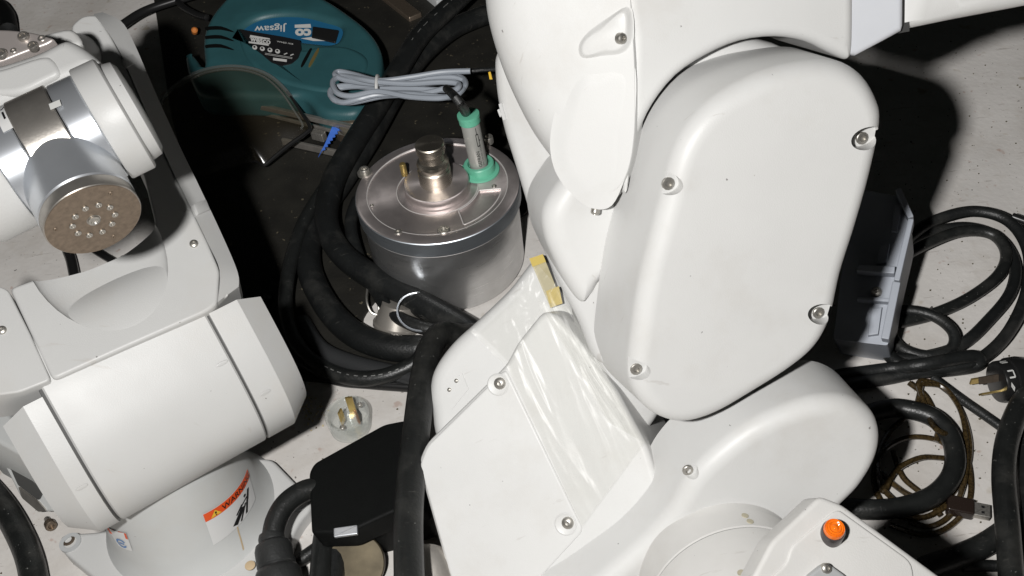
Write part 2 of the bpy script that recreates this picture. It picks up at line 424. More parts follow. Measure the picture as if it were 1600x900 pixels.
# ================================================================== LEFT ROBOT ARM
JR = 0.078                                                      # shoulder barrel radius
JZ = 0.15
ja, jb = F(108, 655, JZ), F(330, 541, JZ)
A = (jb - ja).normalized()                                      # shoulder axis, horizontal
Q = V((A.y, -A.x, 0)).normalized()                              # horizontal, towards the camera
if Q.y > 0: Q = -Q
UP = V((0, 0, 1))
JC = (ja + jb) / 2
ME = radians(66)
MD = (Q * cos(ME) + UP * sin(ME)).normalized()                  # normal of the lower link's face
base_c = F(292, 838, 0)
LA = thing('robot_arm', (base_c.x, base_c.y, 0), 'white robot arm on the left, folded back, with bare aluminium wrist and warning sticker', 'robot arm')
def onaxis(px, py):
    """point of the shoulder axis whose image is nearest to the pixel"""
    d = ray(px, py); n = A.cross(d).cross(d)
    return JC + A * ((CAM - JC).dot(n) / A.dot(n))
def apos(px, py): return (onaxis(px, py) - JC).dot(A)
# barrel positions along the axis
s0, s1 = -0.052, 0.052
def axis_at(x):  # find axis coordinate for image x at axis line
    lo, hi = -0.4, 0.4
    for _ in range(40):
        mid = (lo + hi) / 2; p = JC + A * mid - CAM; ix = 800 + FPX * p.dot(_r) / p.dot(_f)
        lo, hi = (mid, hi) if ix < x else (lo, mid)
    return lo
s0, s1 = axis_at(108), axis_at(332)
EL = radians(42)
V50 = Q * cos(EL) + UP * sin(EL)
def sq(a, p=2.9): return (abs(cos(a)) ** p + abs(sin(a)) ** p) ** (-1 / p)
barrel = part('shoulder_barrel', MB().lathe(JC + A * s0, A, [(JR - 0.0012, 0), (JR, 0.0012), (JR, s1 - s0 - 0.0012), (JR - 0.0012, s1 - s0)], 128, x=V50, rf=sq), WHITEL, LA, ang=20)
    # moulded tabs on barrel and caps
for sx, hgt, ln in ((s1 - 0.006, 34, 0.0045), (s1 + 0.010, 12, 0.004), (s1 + 0.013, 62, 0.006), (s0 - 0.008, 14, 0.004)):
    a_ = radians(hgt); nn = Q * cos(a_) + UP * sin(a_); tt = nn.cross(A); rr_ = JR * sq(a_ - EL)
    part('moulded_tab', MB().slab(cr([JC + A * (sx + ln * cos(k * pi / 6)) + tt * (0.0014 * sin(k * pi / 6)) + nn * (rr_ + 0.0007) for k in range(12)], 2, True), nn, 0.003, 0.0005, 2), WHITEL, LA)

# lower link: a plate leaning back from the barrel, scooped between its two columns
LP = Plane(JC + MD * (JR * max(sq(k * 0.01) * cos(k * 0.01 - (ME - EL)) for k in range(100)) + 0.0008), MD)
LX = A; LY = MD.cross(A)
if LY.z < 0: LY = -LY
out = [LP(*p) for p in ((14, 450), (70, 430), (130, 410), (190, 385), (243, 352), (225, 275), (180, 175), (120, 70), (110, 40), (128, 24), (150, 22), (171, 53), (192, 91), (222, 160), (258, 242), (290, 308), (324, 378), (343, 422), (340, 474), (323, 487), (200, 541), (82, 594))]
outl = rounded(out, 0.004, 3)
def ell(c, ax, ay, az, X, Y, Z, n=40, m=20):
    b = MB(); rs = []
    for j in range(1, m):
        p = pi * j / m
        rs.append(b.ring([c + X * (ax * sin(p) * cos(2 * pi * i / n)) + Y * (ay * sin(p) * sin(2 * pi * i / n)) + Z * (az * cos(p)) for i in range(n)]))
    for a_, b_ in zip(rs, rs[1:]): b.bridge(a_, b_)
    b.cap(rs[0]); b.cap(rs[-1], True); return b
for sgn, s in ((-1, s0), (1, s1)):
    part('seal_ring', MB().lathe(JC + A * (s - sgn * 0.0006), A * sgn, [(JR - 0.004, -0.001), (JR - 0.0022, 0.0), (JR - 0.0022, 0.0026), (JR - 0.004, 0.003)], 96, x=V50, rf=sq), SEAL, LA)
    L1 = 0.021 if sgn > 0 else 0.013
    part('end_cap', MB().lathe(JC + A * (s + sgn * 0.0011), A * sgn, [(JR - 0.004, 0), (JR, 0.0008), (JR, L1), (JR - 0.0125, L1 + 0.0165), (JR - 0.04, L1 + 0.018)], 128, x=V50, rf=sq), WHITEL, LA, ang=16, cuts=[MB().box(LP(322, 490) + LY * 0.0515 + A * (s - (LP(322, 490) - JC).dot(A) + sgn * 0.02), A, LY, MD, 0.06, 0.05, 0.2)])
e0 = LP(148, 392); eR = (LP(252, 384) - e0).length; eB = (LP(172, 522) - e0).length
link = part('lower_link', MB().slab(outl, MD, 0.045, 0.002, 3), WHITEL, LA, cuts=[ell(e0, eR, eB, 0.013, LX, LY, MD)])
for p in ((303, 381),): fix('pan', 'screw', link, LP(*p), MD, 0.003)
for (a0_, b0_, c0_, d0_) in (((303, 318), (322, 311), (329, 327), (310, 335)), ((192, 90), (211, 82), (218, 96), (199, 105))):
    q = [LP(*a0_, 0.0016), LP(*b0_, -0.0074), LP(*c0_, -0.0074), LP(*d0_, 0.0016)]
    tn = (q[1] - q[0]).cross(q[3] - q[0]); tn = tn if tn.dot(MD) > 0 else -tn
    part('clip_tab', MB().slab(rounded(q, 0.001, 2), tn, 0.006, 0.0005, 2), WHITEL, link)
# left column cover
lc = rounded([LP(*p, 0.0018) for p in ((-60, 420), (-20, 440), (12, 452), (46, 520), (79, 594), (30, 613), (-60, 625))], 0.003, 3)
lcol = part('column_cover', MB().slab(lc, MD, 0.04, 0.0012, 3), WHITEL, LA)
fix('pan', 'screw', lcol, LP(3, 516, 0.0018), MD, 0.003)
# right column: bevelled outer flank
cre = [(146, 22), (171, 53), (192, 91), (222, 160), (258, 242), (290, 308), (324, 378), (343, 422), (340, 472)]
oute = [(160, 19), (189, 33), (208, 64), (240, 138), (278, 222), (308, 284), (347, 367), (371, 424), (373, 448)]
fb_ = MB(); ca = [LP(*p, 0.0008) for p in cre]; ob = [LP(*p, -0.009) for p in oute]
ca, ob = cr(ca, 4), cr(ob, 4); oc = [p - MD * 0.03 for p in ob]; cc = [p - MD * 0.03 for p in ca]
i0 = [fb_.ring(q) for q in (cc, ca, ob, oc)]
for a_, b_ in zip(i0, i0[1:] + i0[:1]):
    for k in range(len(a_) - 1): fb_.f.append((a_[k], a_[k + 1], b_[k + 1], b_[k]))
fb_.f.append(tuple(q[0] for q in i0)); fb_.f.append(tuple(q[-1] for q in reversed(i0)))
part('column_flank', fb_, WHITEL, LA, ang=20)

# base: flange feet, turret
bt = V((base_c.x, base_c.y, 0))
bc2 = JC.copy(); bc2.z = 0
T0 = F(300, 855, 0.0); TR = 0.057
tc_ = V((bt.x + 0.006, bt.y + 0.012, 0))
turret = part('turret', MB().lathe(tc_, UP, [(TR + 0.016, 0.004), (TR + 0.012, 0.010), (TR + 0.006, 0.022), (TR + 0.002, 0.035), (TR - 0.002, 0.07), (TR - 0.006, 0.10), (TR - 0.008, 0.125)], 72), GREYW, LA)
part('neck', MB().lathe(tc_, UP, [(TR - 0.018, 0.120), (TR - 0.018, 0.14)], 48), GREYW, LA)
ft = [F(*p, 0.014) for p in ((92, 835), (125, 832), (160, 830), (300, 760), (400, 715), (425, 716), (475, 768), (490, 790), (470, 812), (450, 850), (470, 930), (420, 1000), (280, 1010), (200, 960), (150, 905), (95, 860))]
foot = part('flange_foot', MB().slab(rounded(ft, 0.012), UP, 0.014, 0.003, 3), WHITEL, LA)
for p in ((110, 848), (466, 785)):
    fix('washer', 'washer', foot, F(*p, 0.0142), UP, 0.0085, GREYPL)
    fix('socket', 'bolt', foot, F(*p, 0.010), UP, 0.0052, DSTEEL)
# base rear housing with connector panel, seen behind the left cap
rh = [F(*p, 0.08) for p in ((-60, 560), (40, 640), (95, 690), (105, 740), (40, 715), (-60, 660))]
rear = part('rear_housing', MB().slab(rounded(rh, 0.004), UP, 0.07, 0.003, 3), GREYW, LA)
RPn = (F(30, 800) - F(0, 740)); RPn = V((-0.45, -0.62, 0.64)).normalized()
RP = Plane(F(30, 770, 0.02), RPn)
rp_out = rounded([RP(*p) for p in ((-4, 690), (14, 700), (92, 782), (104, 800), (70, 800), (32, 778), (0, 715))], 0.003)
rpanel = part('connector_panel', MB().slab(rp_out, RPn, 0.02, 0.002, 3), GREYW, LA)
part('socket_opening', MB().slab(rounded([RP(*p, 0.001) for p in ((8, 704), (32, 716), (39, 735), (14, 727))], 0.002), RPn, 0.003), BLACKG, rpanel)
part('dark_plate', MB().slab(rounded([RP(*p, 0.0015) for p in ((12, 722), (42, 742), (66, 770), (60, 782), (28, 758))], 0.002), RPn, 0.003), SEAL, rpanel)
part('metal_plate', MB().slab(rounded([RP(*p, 0.0012) for p in ((28, 760), (60, 784), (72, 798), (60, 800), (34, 778))], 0.002), RPn, 0.003), STEEL, rpanel)

# stickers on the turret, wrapped to its round wall
def on_turret(x, y):
    d = ray(x, y); best = None
    for k in range(4000):
        t_ = 0.55 + k * 0.0001; p = CAM + d * t_
        if 0 < p.z < 0.101:
            rr = TR + 0.002 - (p.z - 0.035) * 0.115 if p.z > 0.035 else TR + 0.002 + (0.035 - p.z) * 0.35
            if math.hypot(p.x - tc_.x, p.y - tc_.y) <= rr: best = p; break
    if best is None: best = F(x, y, 0.05)
    return math.atan2(best.y - tc_.y, best.x - tc_.x), best.z
def turret_patch(c, lift):
    (a0, z0), (a1, z1), (a2, z2), (a3, z3) = [on_turret(*p) for p in c]     # top-left, top-right, bottom-right, bottom-left
    def fn(u, v):
        a = (a3 * (1 - u) + a2 * u) * (1 - v) + (a0 * (1 - u) + a1 * u) * v
        z = (z3 * (1 - u) + z2 * u) * (1 - v) + (z0 * (1 - u) + z1 * u) * v
        rr = (TR + 0.002 - (z - 0.035) * 0.1143) if z > 0.035 else (TR + 0.002 + (0.035 - z) * 0.31)
        return V((tc_.x + (rr + lift) * cos(a), tc_.y + (rr + lift) * sin(a), z))
    return fn
WC = ((316, 803), (384, 733), (398, 779), (333, 851))
lab = part('warning_sticker', MB().grid(turret_patch(WC, 0.0006), 16, 8), LWHITE, turret)
part('orange_band', MB().grid(lambda u, v: turret_patch(WC, 0.0010)(u, 0.76 + 0.24 * v), 16, 2), RED, turret)
p3 = turret_patch(WC, 0.0013)
wb = MB(); put_text(wb, 'WARNING', p3, 0.27, 0.80, 0.97, 0.955, 0.012)
part('lettering', wb, LBLACK, turret)
wb = MB(); put_poly(wb, p3, [(0.08, 0.79), (0.25, 0.79), (0.165, 0.965)]); part('warning_triangle', wb, YEL, turret)
p4 = turret_patch(WC, 0.0016)
wb = MB(); put_poly(wb, p4, bar(0.165, 0.86, 0.165, 0.92, 0.012)); put_poly(wb, p4, disc(0.165, 0.825, 0.012, 0.015))
for b_ in ((0.40, 0.12, 0.62, 0.40, 0.055), (0.52, 0.08, 0.68, 0.42, 0.02), (0.66, 0.12, 0.74, 0.45, 0.025), (0.74, 0.42, 0.82, 0.66, 0.028), (0.52, 0.42, 0.78, 0.52, 0.02), (0.46, 0.36, 0.60, 0.50, 0.018)): put_poly(wb, p4, bar(*b_))
put_poly(wb, p4, disc(0.70, 0.62, 0.03, 0.035))
part('crush_hazard_symbol', wb, LBLACK, turret)
SCN = ((168, 822), (198, 832), (208, 860), (186, 852))
p5 = turret_patch(SCN, 0.0006)
part('notice_sticker', MB().grid(p5, 6, 6), LWHITE, turret)
p6 = turret_patch(SCN, 0.0010)
wb = MB(); put_poly(wb, p6, [(0, 0.68), (1, 0.68), (1, 1), (0, 1)]); part('orange_band', wb, RED, turret)
wb = MB()
for k in range(10):
    a0, a1 = pi * 0.15 + k * pi * 0.17, pi * 0.15 + (k + 1) * pi * 0.17
    put_poly(wb, p6, [(0.5 + 0.30 * cos(a0), 0.34 + 0.25 * sin(a0)), (0.5 + 0.30 * cos(a1), 0.34 + 0.25 * sin(a1)), (0.5 + 0.20 * cos(a1), 0.34 + 0.16 * sin(a1)), (0.5 + 0.20 * cos(a0), 0.34 + 0.16 * sin(a0))])
put_poly(wb, p6, bar(0.38, 0.34, 0.66, 0.34, 0.04)); part('round_symbol', wb, LBLUE, turret)
sp = turret_patch(((369, 822), (371, 822), (387, 878), (384, 878)), 0.0005)
part('rust_run', MB().grid(sp, 1, 6), STAIN, turret)
sq = F(391, 884, 0.0185)
part('rust_spot', MB().lathe(sq, UP, [(0.004, 0), (0.004, 0.0008), (0.003, 0.0012), (0.0, 0.0012)], 14), STAIN, turret)

# wrist: barrel on an axis parallel to the shoulder, tool flange pointing forward
WT = 0.525
wc0, wc1 = D(58, 244, WT), D(198, 177, WT + 0.012)
WA = (wc1 - wc0).normalized(); WR = 0.0295
WL = (wc1 - wc0).length
def wat(px):
    lo, hi = -0.2, 0.2
    for _ in range(40):
        mid = (lo + hi) / 2; p = wc0 + WA * mid - CAM; ix = 800 + FPX * p.dot(_r) / p.dot(_f)
        lo, hi = (mid, hi) if ix < px else (lo, mid)
    return lo
q0, q1, q2, q3, q4 = wat(-60), wat(57), wat(118), wat(157), wat(196)
qm = wat(14)
def seg_(name, a, b, r, m, bev=0.0006, ang=34):
    return part(name, MB().lathe(wc0 + WA * a, WA, [(r - bev * 3, 0), (r - bev, 0.0), (r, bev), (r, b - a - bev), (r - bev, b - a), (r - bev * 3, b - a)], 80), m, LA, ang=ang)
seg_('wrist_ring', qm, q1 - 0.0006, WR, ALUB)
seg_('wrist_core', q1, q2, WR + 0.0012, STEEL)
seg_('wrist_ring', q2 + 0.0006, q3, WR, ALUB)
part('wrist_cap', MB().lathe(wc0 + WA * (q3 + 0.0004), WA, [(WR - 0.004, -0.001), (WR + 0.002, 0.0), (WR + 0.0025, 0.001), (WR + 0.0025, q4 - q3 - 0.001), (WR + 0.0015, q4 - q3), (WR - 0.0015, q4 - q3 + 0.0006), (WR - 0.0025, q4 - q3 + 0.006), (WR - 0.006, q4 - q3 + 0.008), (WR - 0.02, q4 - q3 + 0.009)], 80), WHITEL, LA)
part('wrist_cap', MB().lathe(wc0 + WA * qm, -WA, [(WR - 0.004, -0.0005), (WR + 0.002, 0.0), (WR + 0.0025, 0.001), (WR + 0.0025, 0.02), (WR, 0.026), (WR - 0.02, 0.028)], 80), WHITEL, LA)
# tool flange
wq = (V((0, 0, 1)) - WA * WA.z).normalized(); wfwd = WA.cross(wq)
if wfwd.y > 0: wfwd = -wfwd
GE = radians(-14)
G = (wfwd * cos(GE) + wq * sin(GE)).normalized()
fc = wc0 + WA * ((q1 + q2) / 2)
d_ = ray(148, 342); 
# distance along G from the barrel centre so that the face lands at the photographed pixel
best = min((((fc + G * (k * 0.001)) for k in range(20, 110))), key=lambda p: ((p - CAM) - d_ * ((p - CAM).dot(d_) / d_.dot(d_))).length)
FL = (best - fc).length
FR = 0.0245
part('flange_barrel', MB().lathe(fc, G, [(FR, 0.0), (FR, FL - 0.0085), (FR - 0.0008, FL - 0.0078)], 80), ALUB, LA)
part('flange_ring', MB().lathe(fc, G, [(FR - 0.002, FL - 0.0085), (FR - 0.0006, FL - 0.0076), (FR - 0.0002, FL - 0.0068), (FR - 0.0002, FL - 0.0004), (FR - 0.0006, FL)], 80), STEEL, LA)
face = part('flange_face', MB().lathe(fc, G, [(FR - 0.0008, FL - 0.001), (FR - 0.0008, FL + 0.0003), (0.0036, FL + 0.0003), (0.0034, FL - 0.0015), (0.0, FL - 0.0015)], 64), DSTEEL, LA)
fx = (WA - G * WA.dot(G)).normalized(); fy = G.cross(fx)
part('centre_screw', MB().lathe(fc + G * FL, G, [(0.0032, -0.001), (0.0030, 0.0012), (0.0018, 0.0016), (0.0012, 0.0006), (0, 0.0004)], 20), SCREW, face)
for k in range(10):
    a_ = radians(18 + 36 * k); rr = 0.0105
    fix('flat', 'screw', face, fc + G * (FL + 0.0006) + fx * (rr * cos(a_)) + fy * (rr * sin(a_)), G, 0.0017)
for k in range(3):
    a_ = radians(40 + 120 * k)
    fix('flat', 'pin', face, fc + G * (FL + 0.0003) + fx * (0.0185 * cos(a_)) + fy * (0.0185 * sin(a_)), G, 0.0013, DSTEEL)
# marks on the wrist
def wrist_patch(c, lift, rad):
    def hit(x, y):
        d = ray(x, y); o = CAM - wc0; a = d - WA * d.dot(WA); b = o - WA * o.dot(WA)
        aa, bb, cc = a.dot(a), 2 * a.dot(b), b.dot(b) - rad * rad; ds = max(bb * bb - 4 * aa * cc, 0)
        p = CAM + d * ((-bb - math.sqrt(ds)) / (2 * aa)) - wc0; s_ = p.dot(WA); q_ = p - WA * s_
        return s_, math.atan2(q_.dot(wq), q_.dot(wfwd))
    (s0_, a0), (s1_, a1), (s2_, a2), (s3_, a3) = [hit(*p) for p in c]
    def fn(u, v):
        s_ = (s3_ * (1 - u) + s2_ * u) * (1 - v) + (s0_ * (1 - u) + s1_ * u) * v
        a = (a3 * (1 - u) + a2 * u) * (1 - v) + (a0 * (1 - u) + a1 * u) * v
        return wc0 + WA * s_ + (wfwd * cos(a) + wq * sin(a)) * (rad + lift)
    return fn
wl = wrist_patch(((-8, 172), (12, 161), (28, 197), (6, 208)), 0.0005, WR)
part('arrow_sticker', MB().grid(wl, 4, 8), LWHITE, LA)
wl2 = wrist_patch(((-8, 172), (12, 161), (28, 197), (6, 208)), 0.0008, WR)
wb = MB(); put_poly(wb, wl2, bar(0.50, 0.28, 0.50, 0.52, 0.045, 0.6))
for b_ in ((0.25, 0.95, 0.75, 0.95, 0.02), (0.25, 0.95, 0.25, 0.75, 0.025), (0.75, 0.95, 0.75, 0.75, 0.025), (0.15, 0.75, 0.5, 0.62, 0.02), (0.85, 0.75, 0.5, 0.62, 0.02)): put_poly(wb, wl2, bar(*b_))
part('arrow_print', wb, LBLACK, LA)
wm = wrist_patch(((77, 164), (94, 157), (97, 166), (80, 173)), 0.0008, WR + 0.0012)
part('index_mark', MB().grid(wm, 3, 2), PWHITE, LA)
for p in ((83, 238), (113, 231)):
    wp = wrist_patch(((p[0] - 3, p[1] - 8), (p[0] + 2, p[1] - 8), (p[0] + 4, p[1] + 6), (p[0] - 1, p[1] + 6)), 0.0012, WR + 0.0012)
    part('dowel', MB().grid(wp, 2, 2), SCREW, LA)
# forearm behind the wrist with its service plate
FPn = (-_f * 0.75 + UP * 0.55 + V((0, 0, 0))).normalized()
FP = Plane(D(80, 110, 0.555), FPn)
fa = cr([FP(*p) for p in ((-60, 175), (-60, 112), (0, 96), (55, 78), (92, 60), (108, 59), (128, 70), (148, 86), (154, 96), (122, 113), (78, 130), (20, 152))], 5, True)
part('forearm_cover', MB().slab(fa, FPn, 0.05, 0.007, 5), WHITEL, LA)
rcv = cr([FP(*p, 0.0015) for p in ((-50, 140), (-40, 118), (10, 104), (60, 88), (80, 90), (92, 112), (70, 126), (20, 146))], 4, True)
part('forearm_panel', MB().slab(rcv, FPn, 0.004, 0.003, 4), WHITEL, LA)
SP = Plane(D(30, 70, 0.575), (UP * 0.75 - _f * 0.55).normalized())
sp_ = rounded([SP(*p) for p in ((-60, 44), (18, 46), (52, 50), (86, 60), (74, 68), (40, 80), (0, 96), (-60, 112))], 0.004)
splate = part('service_plate', MB().slab(sp_, SP.n, 0.012, 0.0015, 3), mat('warm_nickel', (0.66, 0.60, 0.57), 0.38, metal=0.6, var=0.05), LA)
for p, rr in (((38, 59), 0.0033), ((53, 74), 0.0030), ((4, 86), 0.0034)):
    c = SP(*p)
    port = part('air_port', MB().lathe(c, SP.n, [(rr, -0.001), (rr, 0.0018), (rr * 0.85, 0.0026), (rr * 0.55, 0.0026), (rr * 0.5, 0.001), (rr * 0.28, 0.0008), (rr * 0.25, 0.0022), (0, 0.0022)], 20), STEEL, splate)
for p, rr in (((65, 60), 0.0024), ((21, 79), 0.0020)):
    fix('flat', 'screw', splate, SP(*p), SP.n, rr)
# elbow joint between link top and forearm
e1_, e2_ = FP(30, 118, -0.03), LP(128, 92, -0.02)
part('elbow_joint', MB().lathe(e1_, e2_ - e1_, [(0.019, 0), (0.019, (e2_ - e1_).length)], 40), WHITEL, LA)
# upper-link cover behind forearm
UPp = Plane(D(120, 55, 0.64), MD)
uo = cr([UPp(*p) for p in ((60, 60), (64, 54), (110, 44), (128, 66), (100, 74))], 4, True)
part('hose_saddle', MB().slab(uo, MD, 0.02, 0.003, 3), WHITEL, LA)

# ================================================================== RIGHT ROBOT ARM
def sm(x): x = max(0, min(1, x)); return x * x * (3 - 2 * x)
def imx(p): v = p - CAM; return 800 + FPX * v.dot(_r) / v.dot(_f)
def imy(p): v = p - CAM; return 450 - FPX * v.dot(_u) / v.dot(_f)
def nrm(phi, eps):
    p, e = radians(phi), radians(eps); return V((sin(p) * cos(e), -cos(p) * cos(e), sin(e)))
N1 = nrm(10, 22); N2 = nrm(6, 20)
P1 = Plane(D(1165, 365, 0.565), N1)
P2 = Plane(D(1218, 640, 0.605), N2)
rb = F(800, 760, 0)
RA = thing('robot_arm', (rb.x, rb.y, 0), 'large white robot arm on the right with long rounded cover and orange lamp', 'robot arm')
def pocket(P, px, py, outx, outy, r=0.0070, dep=0.0075):
    c = P(px, py); o_ = P(outx, outy); d = (o_ - c).normalized(); s_ = P.n.cross(d)
    pts = [c + d * (r * 0.55 + r * 1.5 * cos(a)) + s_ * (r * 0.95 * sin(a)) for a in [k * pi / 14 for k in range(28)]]
    b = MB(); top = b.ring([p + P.n * 0.02 for p in pts]); bot = b.ring([p - P.n * dep for p in pts])
    b.bridge(top, bot); b.cap(top); b.cap(bot, True); return b
cov = [(1027, 307), (1052, 222), (1098, 160), (1165, 118), (1231, 97), (1297, 92), (1338, 112), (1362, 148), (1369, 187), (1353, 268), (1330, 350), (1308, 420), (1292, 490), (1268, 535), (1228, 570), (1170, 607), (1112, 640), (1062, 654), (1020, 643), (990, 614), (977, 575), (982, 515), (995, 430), (1010, 370)]
covp = cr([P1(*p, -0.011) + N1 * 0.011 for p in cov], 5, True)
pk = [pocket(P1, 1050, 291, 1000, 285), pocket(P1, 1000, 582, 950, 580), pocket(P1, 1347, 218, 1400, 210, dep=0.010), pocket(P1, 1278, 490, 1330, 500, dep=0.010)]
cover = part('arm_cover', MB().slab(covp, N1, 0.058, 0.011, 8, draft=[0.0055 * sm((1260 - imx(p)) / 180) for p in covp]), WHITE, RA, cuts=pk)
for p, q in (((1044, 287), -0.008), ((994, 577), -0.008), ((1347, 216), -0.0105), ((1279, 489), -0.0105)): fix('flat', 'screw', cover, P1(*p, q + 0.0012), N1, 0.0037)
# upper arm casting behind the cover
PA = P1.off(-0.058)
ua = cr([PA(*p) for p in ((945, 200), (885, 280), (855, 330), (855, 372), (870, 412), (893, 455), (914, 480), (932, 464), (952, 446), (1010, 470), (1120, 520), (1240, 420), (1300, 250), (1270, 100), (1120, 60), (1010, 140))], 5, True)
part('upper_arm', MB().slab(ua, N1, 0.05, 0.012, 6), WHITE, RA)
# forearm head: hugs the cover's round top and carries the forearm to the right
PF = P1.off(-0.040)
fh = [PF(*p) for p in ((975, -160), (1200, -162), (1337, -160), (1339, -60), (1339, 40), (1337, 80), (1330, 94), (1320, 93), (1296, 82), (1262, 66), (1215, 59), (1160, 66), (1108, 88), (1060, 120), (1024, 165), (1003, 210), (992, 252), (985, 300), (976, 300), (976, 240), (982, 180), (985, 60))]
fhp = cr(fh, 3, True)
part('forearm_head', MB().slab(fhp, N1, 0.09, 0.007, 6), WHITE, RA)
# forearm collar and tube carrying on to the right
PC_ = PF.off(-0.002)
part('forearm_collar', MB().slab([PC_(*p) for p in ((1300, -160), (1300, 60), (1310, 84), (1338, 89), (1376, 69), (1411, 50), (1414, 40), (1415, -160))], N1, 0.08, 0.004, 6), PALEBLUE, RA)
part('forearm_tube', MB().slab([PC_(*p, -0.003) for p in ((1410, -160), (1408, 40), (1411, 49), (1418, 51), (1500, 34), (1600, 15), (1700, -4), (1720, -160))], N1, 0.07, 0.012, 8), WHITE, RA)
part('collar_gap', MB().slab([PC_(*p, -0.006) for p in ((1404, -160), (1404, 52), (1421, 49), (1423, -160))], N1, 0.05), SEAL, RA)
# elbow housing: big rounded shell at the top, turned towards the flash
NH = nrm(-24, 24)
PH = Plane(PF(985, 150, 0.001), NH)
eh = cr([PH(*p) for p in ((738, -140), (732, -40), (734, 20), (748, 80), (772, 145), (808, 216), (845, 268), (878, 306), (905, 326), (935, 334), (960, 322), (985, 270), (996, 200), (996, 100), (990, 0), (985, -140), (860, -180))], 6, True)
ew = [max(0.06, 1 - 0.94 * max(sm((imx(p) - 930) / 45), sm((-70 - imy(p)) / 60))) for p in eh]
elbow = part('elbow_housing', MB().slab(eh, NH, 0.075, 0.034, 12, wt=ew), WHITE, RA, ang=50)
ehp = cr([PH(*p, 0.0013) for p in ((970, 94), (935, 100), (908, 106), (886, 130), (866, 175), (858, 225), (866, 268), (890, 302), (922, 326), (955, 322), (978, 270), (990, 200), (992, 110))], 5, True)
part('elbow_panel', MB().plateau([p - NH * 0.0012 for p in ehp], NH, 0.0009, 0.014, lf=lambda p: 0.05 + 0.95 * sm((1000 - imx(p)) / 110) * sm((345 - imy(p)) / 90)), WHITE, elbow, ang=60)
rec = cr([PH(*p, 0.0002) for p in ((985, 10), (955, 22), (918, 48), (902, 72), (908, 92), (940, 90), (975, 84), (990, 60))], 4, True)
part('screw_boss', MB().plateau(rec, NH, 0.0030, 0.005), WHITE, elbow, ang=60)
fix('pan', 'screw', elbow, PH(971, 60, 0.004), (NH + V((0.9, 0, 0))).normalized(), 0.0032)
fix('pan', 'screw', elbow, PH(930, 331, -0.004), (NH + V((0, 0, -1))).normalized(), 0.0028)
# back casting under the elbow with raised emblem
NB = V((-0.62, -0.58, 0.50)).normalized()
PB = Plane(D(850, 330, 0.645), NB)
bo = cr([PB(*p) for p in ((766, 80), (764, 130), (775, 195), (796, 265), (822, 350), (850, 420), (890, 500), (925, 570), (990, 560), (1000, 400), (960, 250), (880, 120), (800, 60))], 5, True)
back = part('arm_back', MB().slab(bo, NB, 0.04, 0.012, 6), WHITE, RA)
for q in (((779, 163), (783, 161), (790, 187), (786, 188)), ((777, 172), (780, 170), (784, 180), (781, 183))):
    part('emblem', MB().slab([PB(*p, 0.001) for p in q], NB, 0.002), LWHITE, back)
# knuckle between upper arm and shoulder
PL2 = PA.off(-0.016)
lo_ = cr([PL2(*p) for p in ((960, 438), (932, 458), (918, 488), (920, 530), (935, 580), (962, 640), (990, 684), (1012, 680), (1040, 640), (1080, 560), (1060, 450), (1010, 420))], 5, True)
part('arm_knuckle', MB().slab(lo_, N1, 0.04, 0.008, 6), WHITE, RA)

# shoulder yoke (lower rounded cover)
yo = [(1068, 738), (1104, 700), (1160, 657), (1218, 629), (1272, 613), (1320, 614), (1356, 635), (1369, 668), (1362, 708), (1336, 752), (1292, 800), (1250, 880), (1230, 1010), (960, 1060), (800, 1040), (840, 965), (915, 903), (986, 844), (1038, 788)]
yp = cr([P2(*p, -0.011) + N2 * 0.011 for p in yo], 5, True)
yoke = part('shoulder_yoke', MB().slab(yp, N2, 0.052, 0.011, 8, draft=[0.006 * sm((1300 - imx(p)) / 150) for p in yp]), WHITE, RA, cuts=[pocket(P2, 1080, 742, 1040, 705)])
fix('flat', 'screw', yoke, P2(1075, 735, -0.008), N2, 0.0036)
# motor flange and lamp box
cz = P2(1124, 894)
CR_ = 0.0555
fl_ = part('motor_flange', MB().lathe(cz - N2 * 0.004, N2, [(CR_ - 0.001, 0), (CR_ - 0.001, 0.011), (CR_, 0.0115), (CR_, 0.028), (CR_ - 0.0008, 0.0285)], 96), WHITE2, RA)
part('seal_ring', MB().lathe(cz - N2 * 0.004, N2, [(CR_ - 0.001, 0.0284), (CR_ - 0.001, 0.0292)], 72), mat('grey_seal', (0.3, 0.3, 0.29), 0.6), RA)
part('motor_cap', MB().lathe(cz - N2 * 0.004, N2, [(CR_ - 0.0008, 0.0292), (CR_ - 0.0002, 0.030), (CR_ - 0.001, 0.085), (CR_ - 0.004, 0.092)], 96), WHITE2, RA)
NL = V((0.22, -0.52, 0.82)).normalized()
PLb = Plane(D(1310, 840, 0.455), NL)
lbx = [PLb(*p) for p in ((1282, 775), (1316, 788), (1475, 905), (1560, 1000), (1060, 1010), (1175, 905), (1206, 846))]
lbox = part('lamp_box', MB().slab(rounded(lbx, 0.003, 3), NL, 0.014, 0.002, 4), WHITE2, RA)
lid = [PLb(*p, 0.0009) for p in ((1302, 800), (1312, 797), (1425, 878), (1440, 1000), (1100, 1000), (1230, 880), (1236, 855))]
part('lamp_lid', MB().slab(rounded(lid, 0.004, 3), NL, 0.004, 0.0008, 3), WHITE2, lbox)
gp = part('cable_plate', MB().slab(rounded([PLb(*p, 0.0045) for p in ((1292, 878), (1326, 902), (1345, 960), (1225, 960), (1262, 902))], 0.003, 3), NL, 0.004, 0.001, 3), GREYPL, lbox)
fix('pan', 'screw', gp, PLb(1291, 888, 0.0046), NL, 0.0024)
lz = (UP * 0.9 - _f * 0.25).normalized()
lc_ = PLb(1300, 834, 0.0022)
lamp = part('lamp_base', MB().lathe(lc_, lz, [(0.00525, -0.00352), (0.00525, 0.00370), (0.00492, 0.00440), (0.00410, 0.00440)], 36), mat('dark_chrome', (0.10, 0.09, 0.09), 0.25, metal=0.6), lbox)
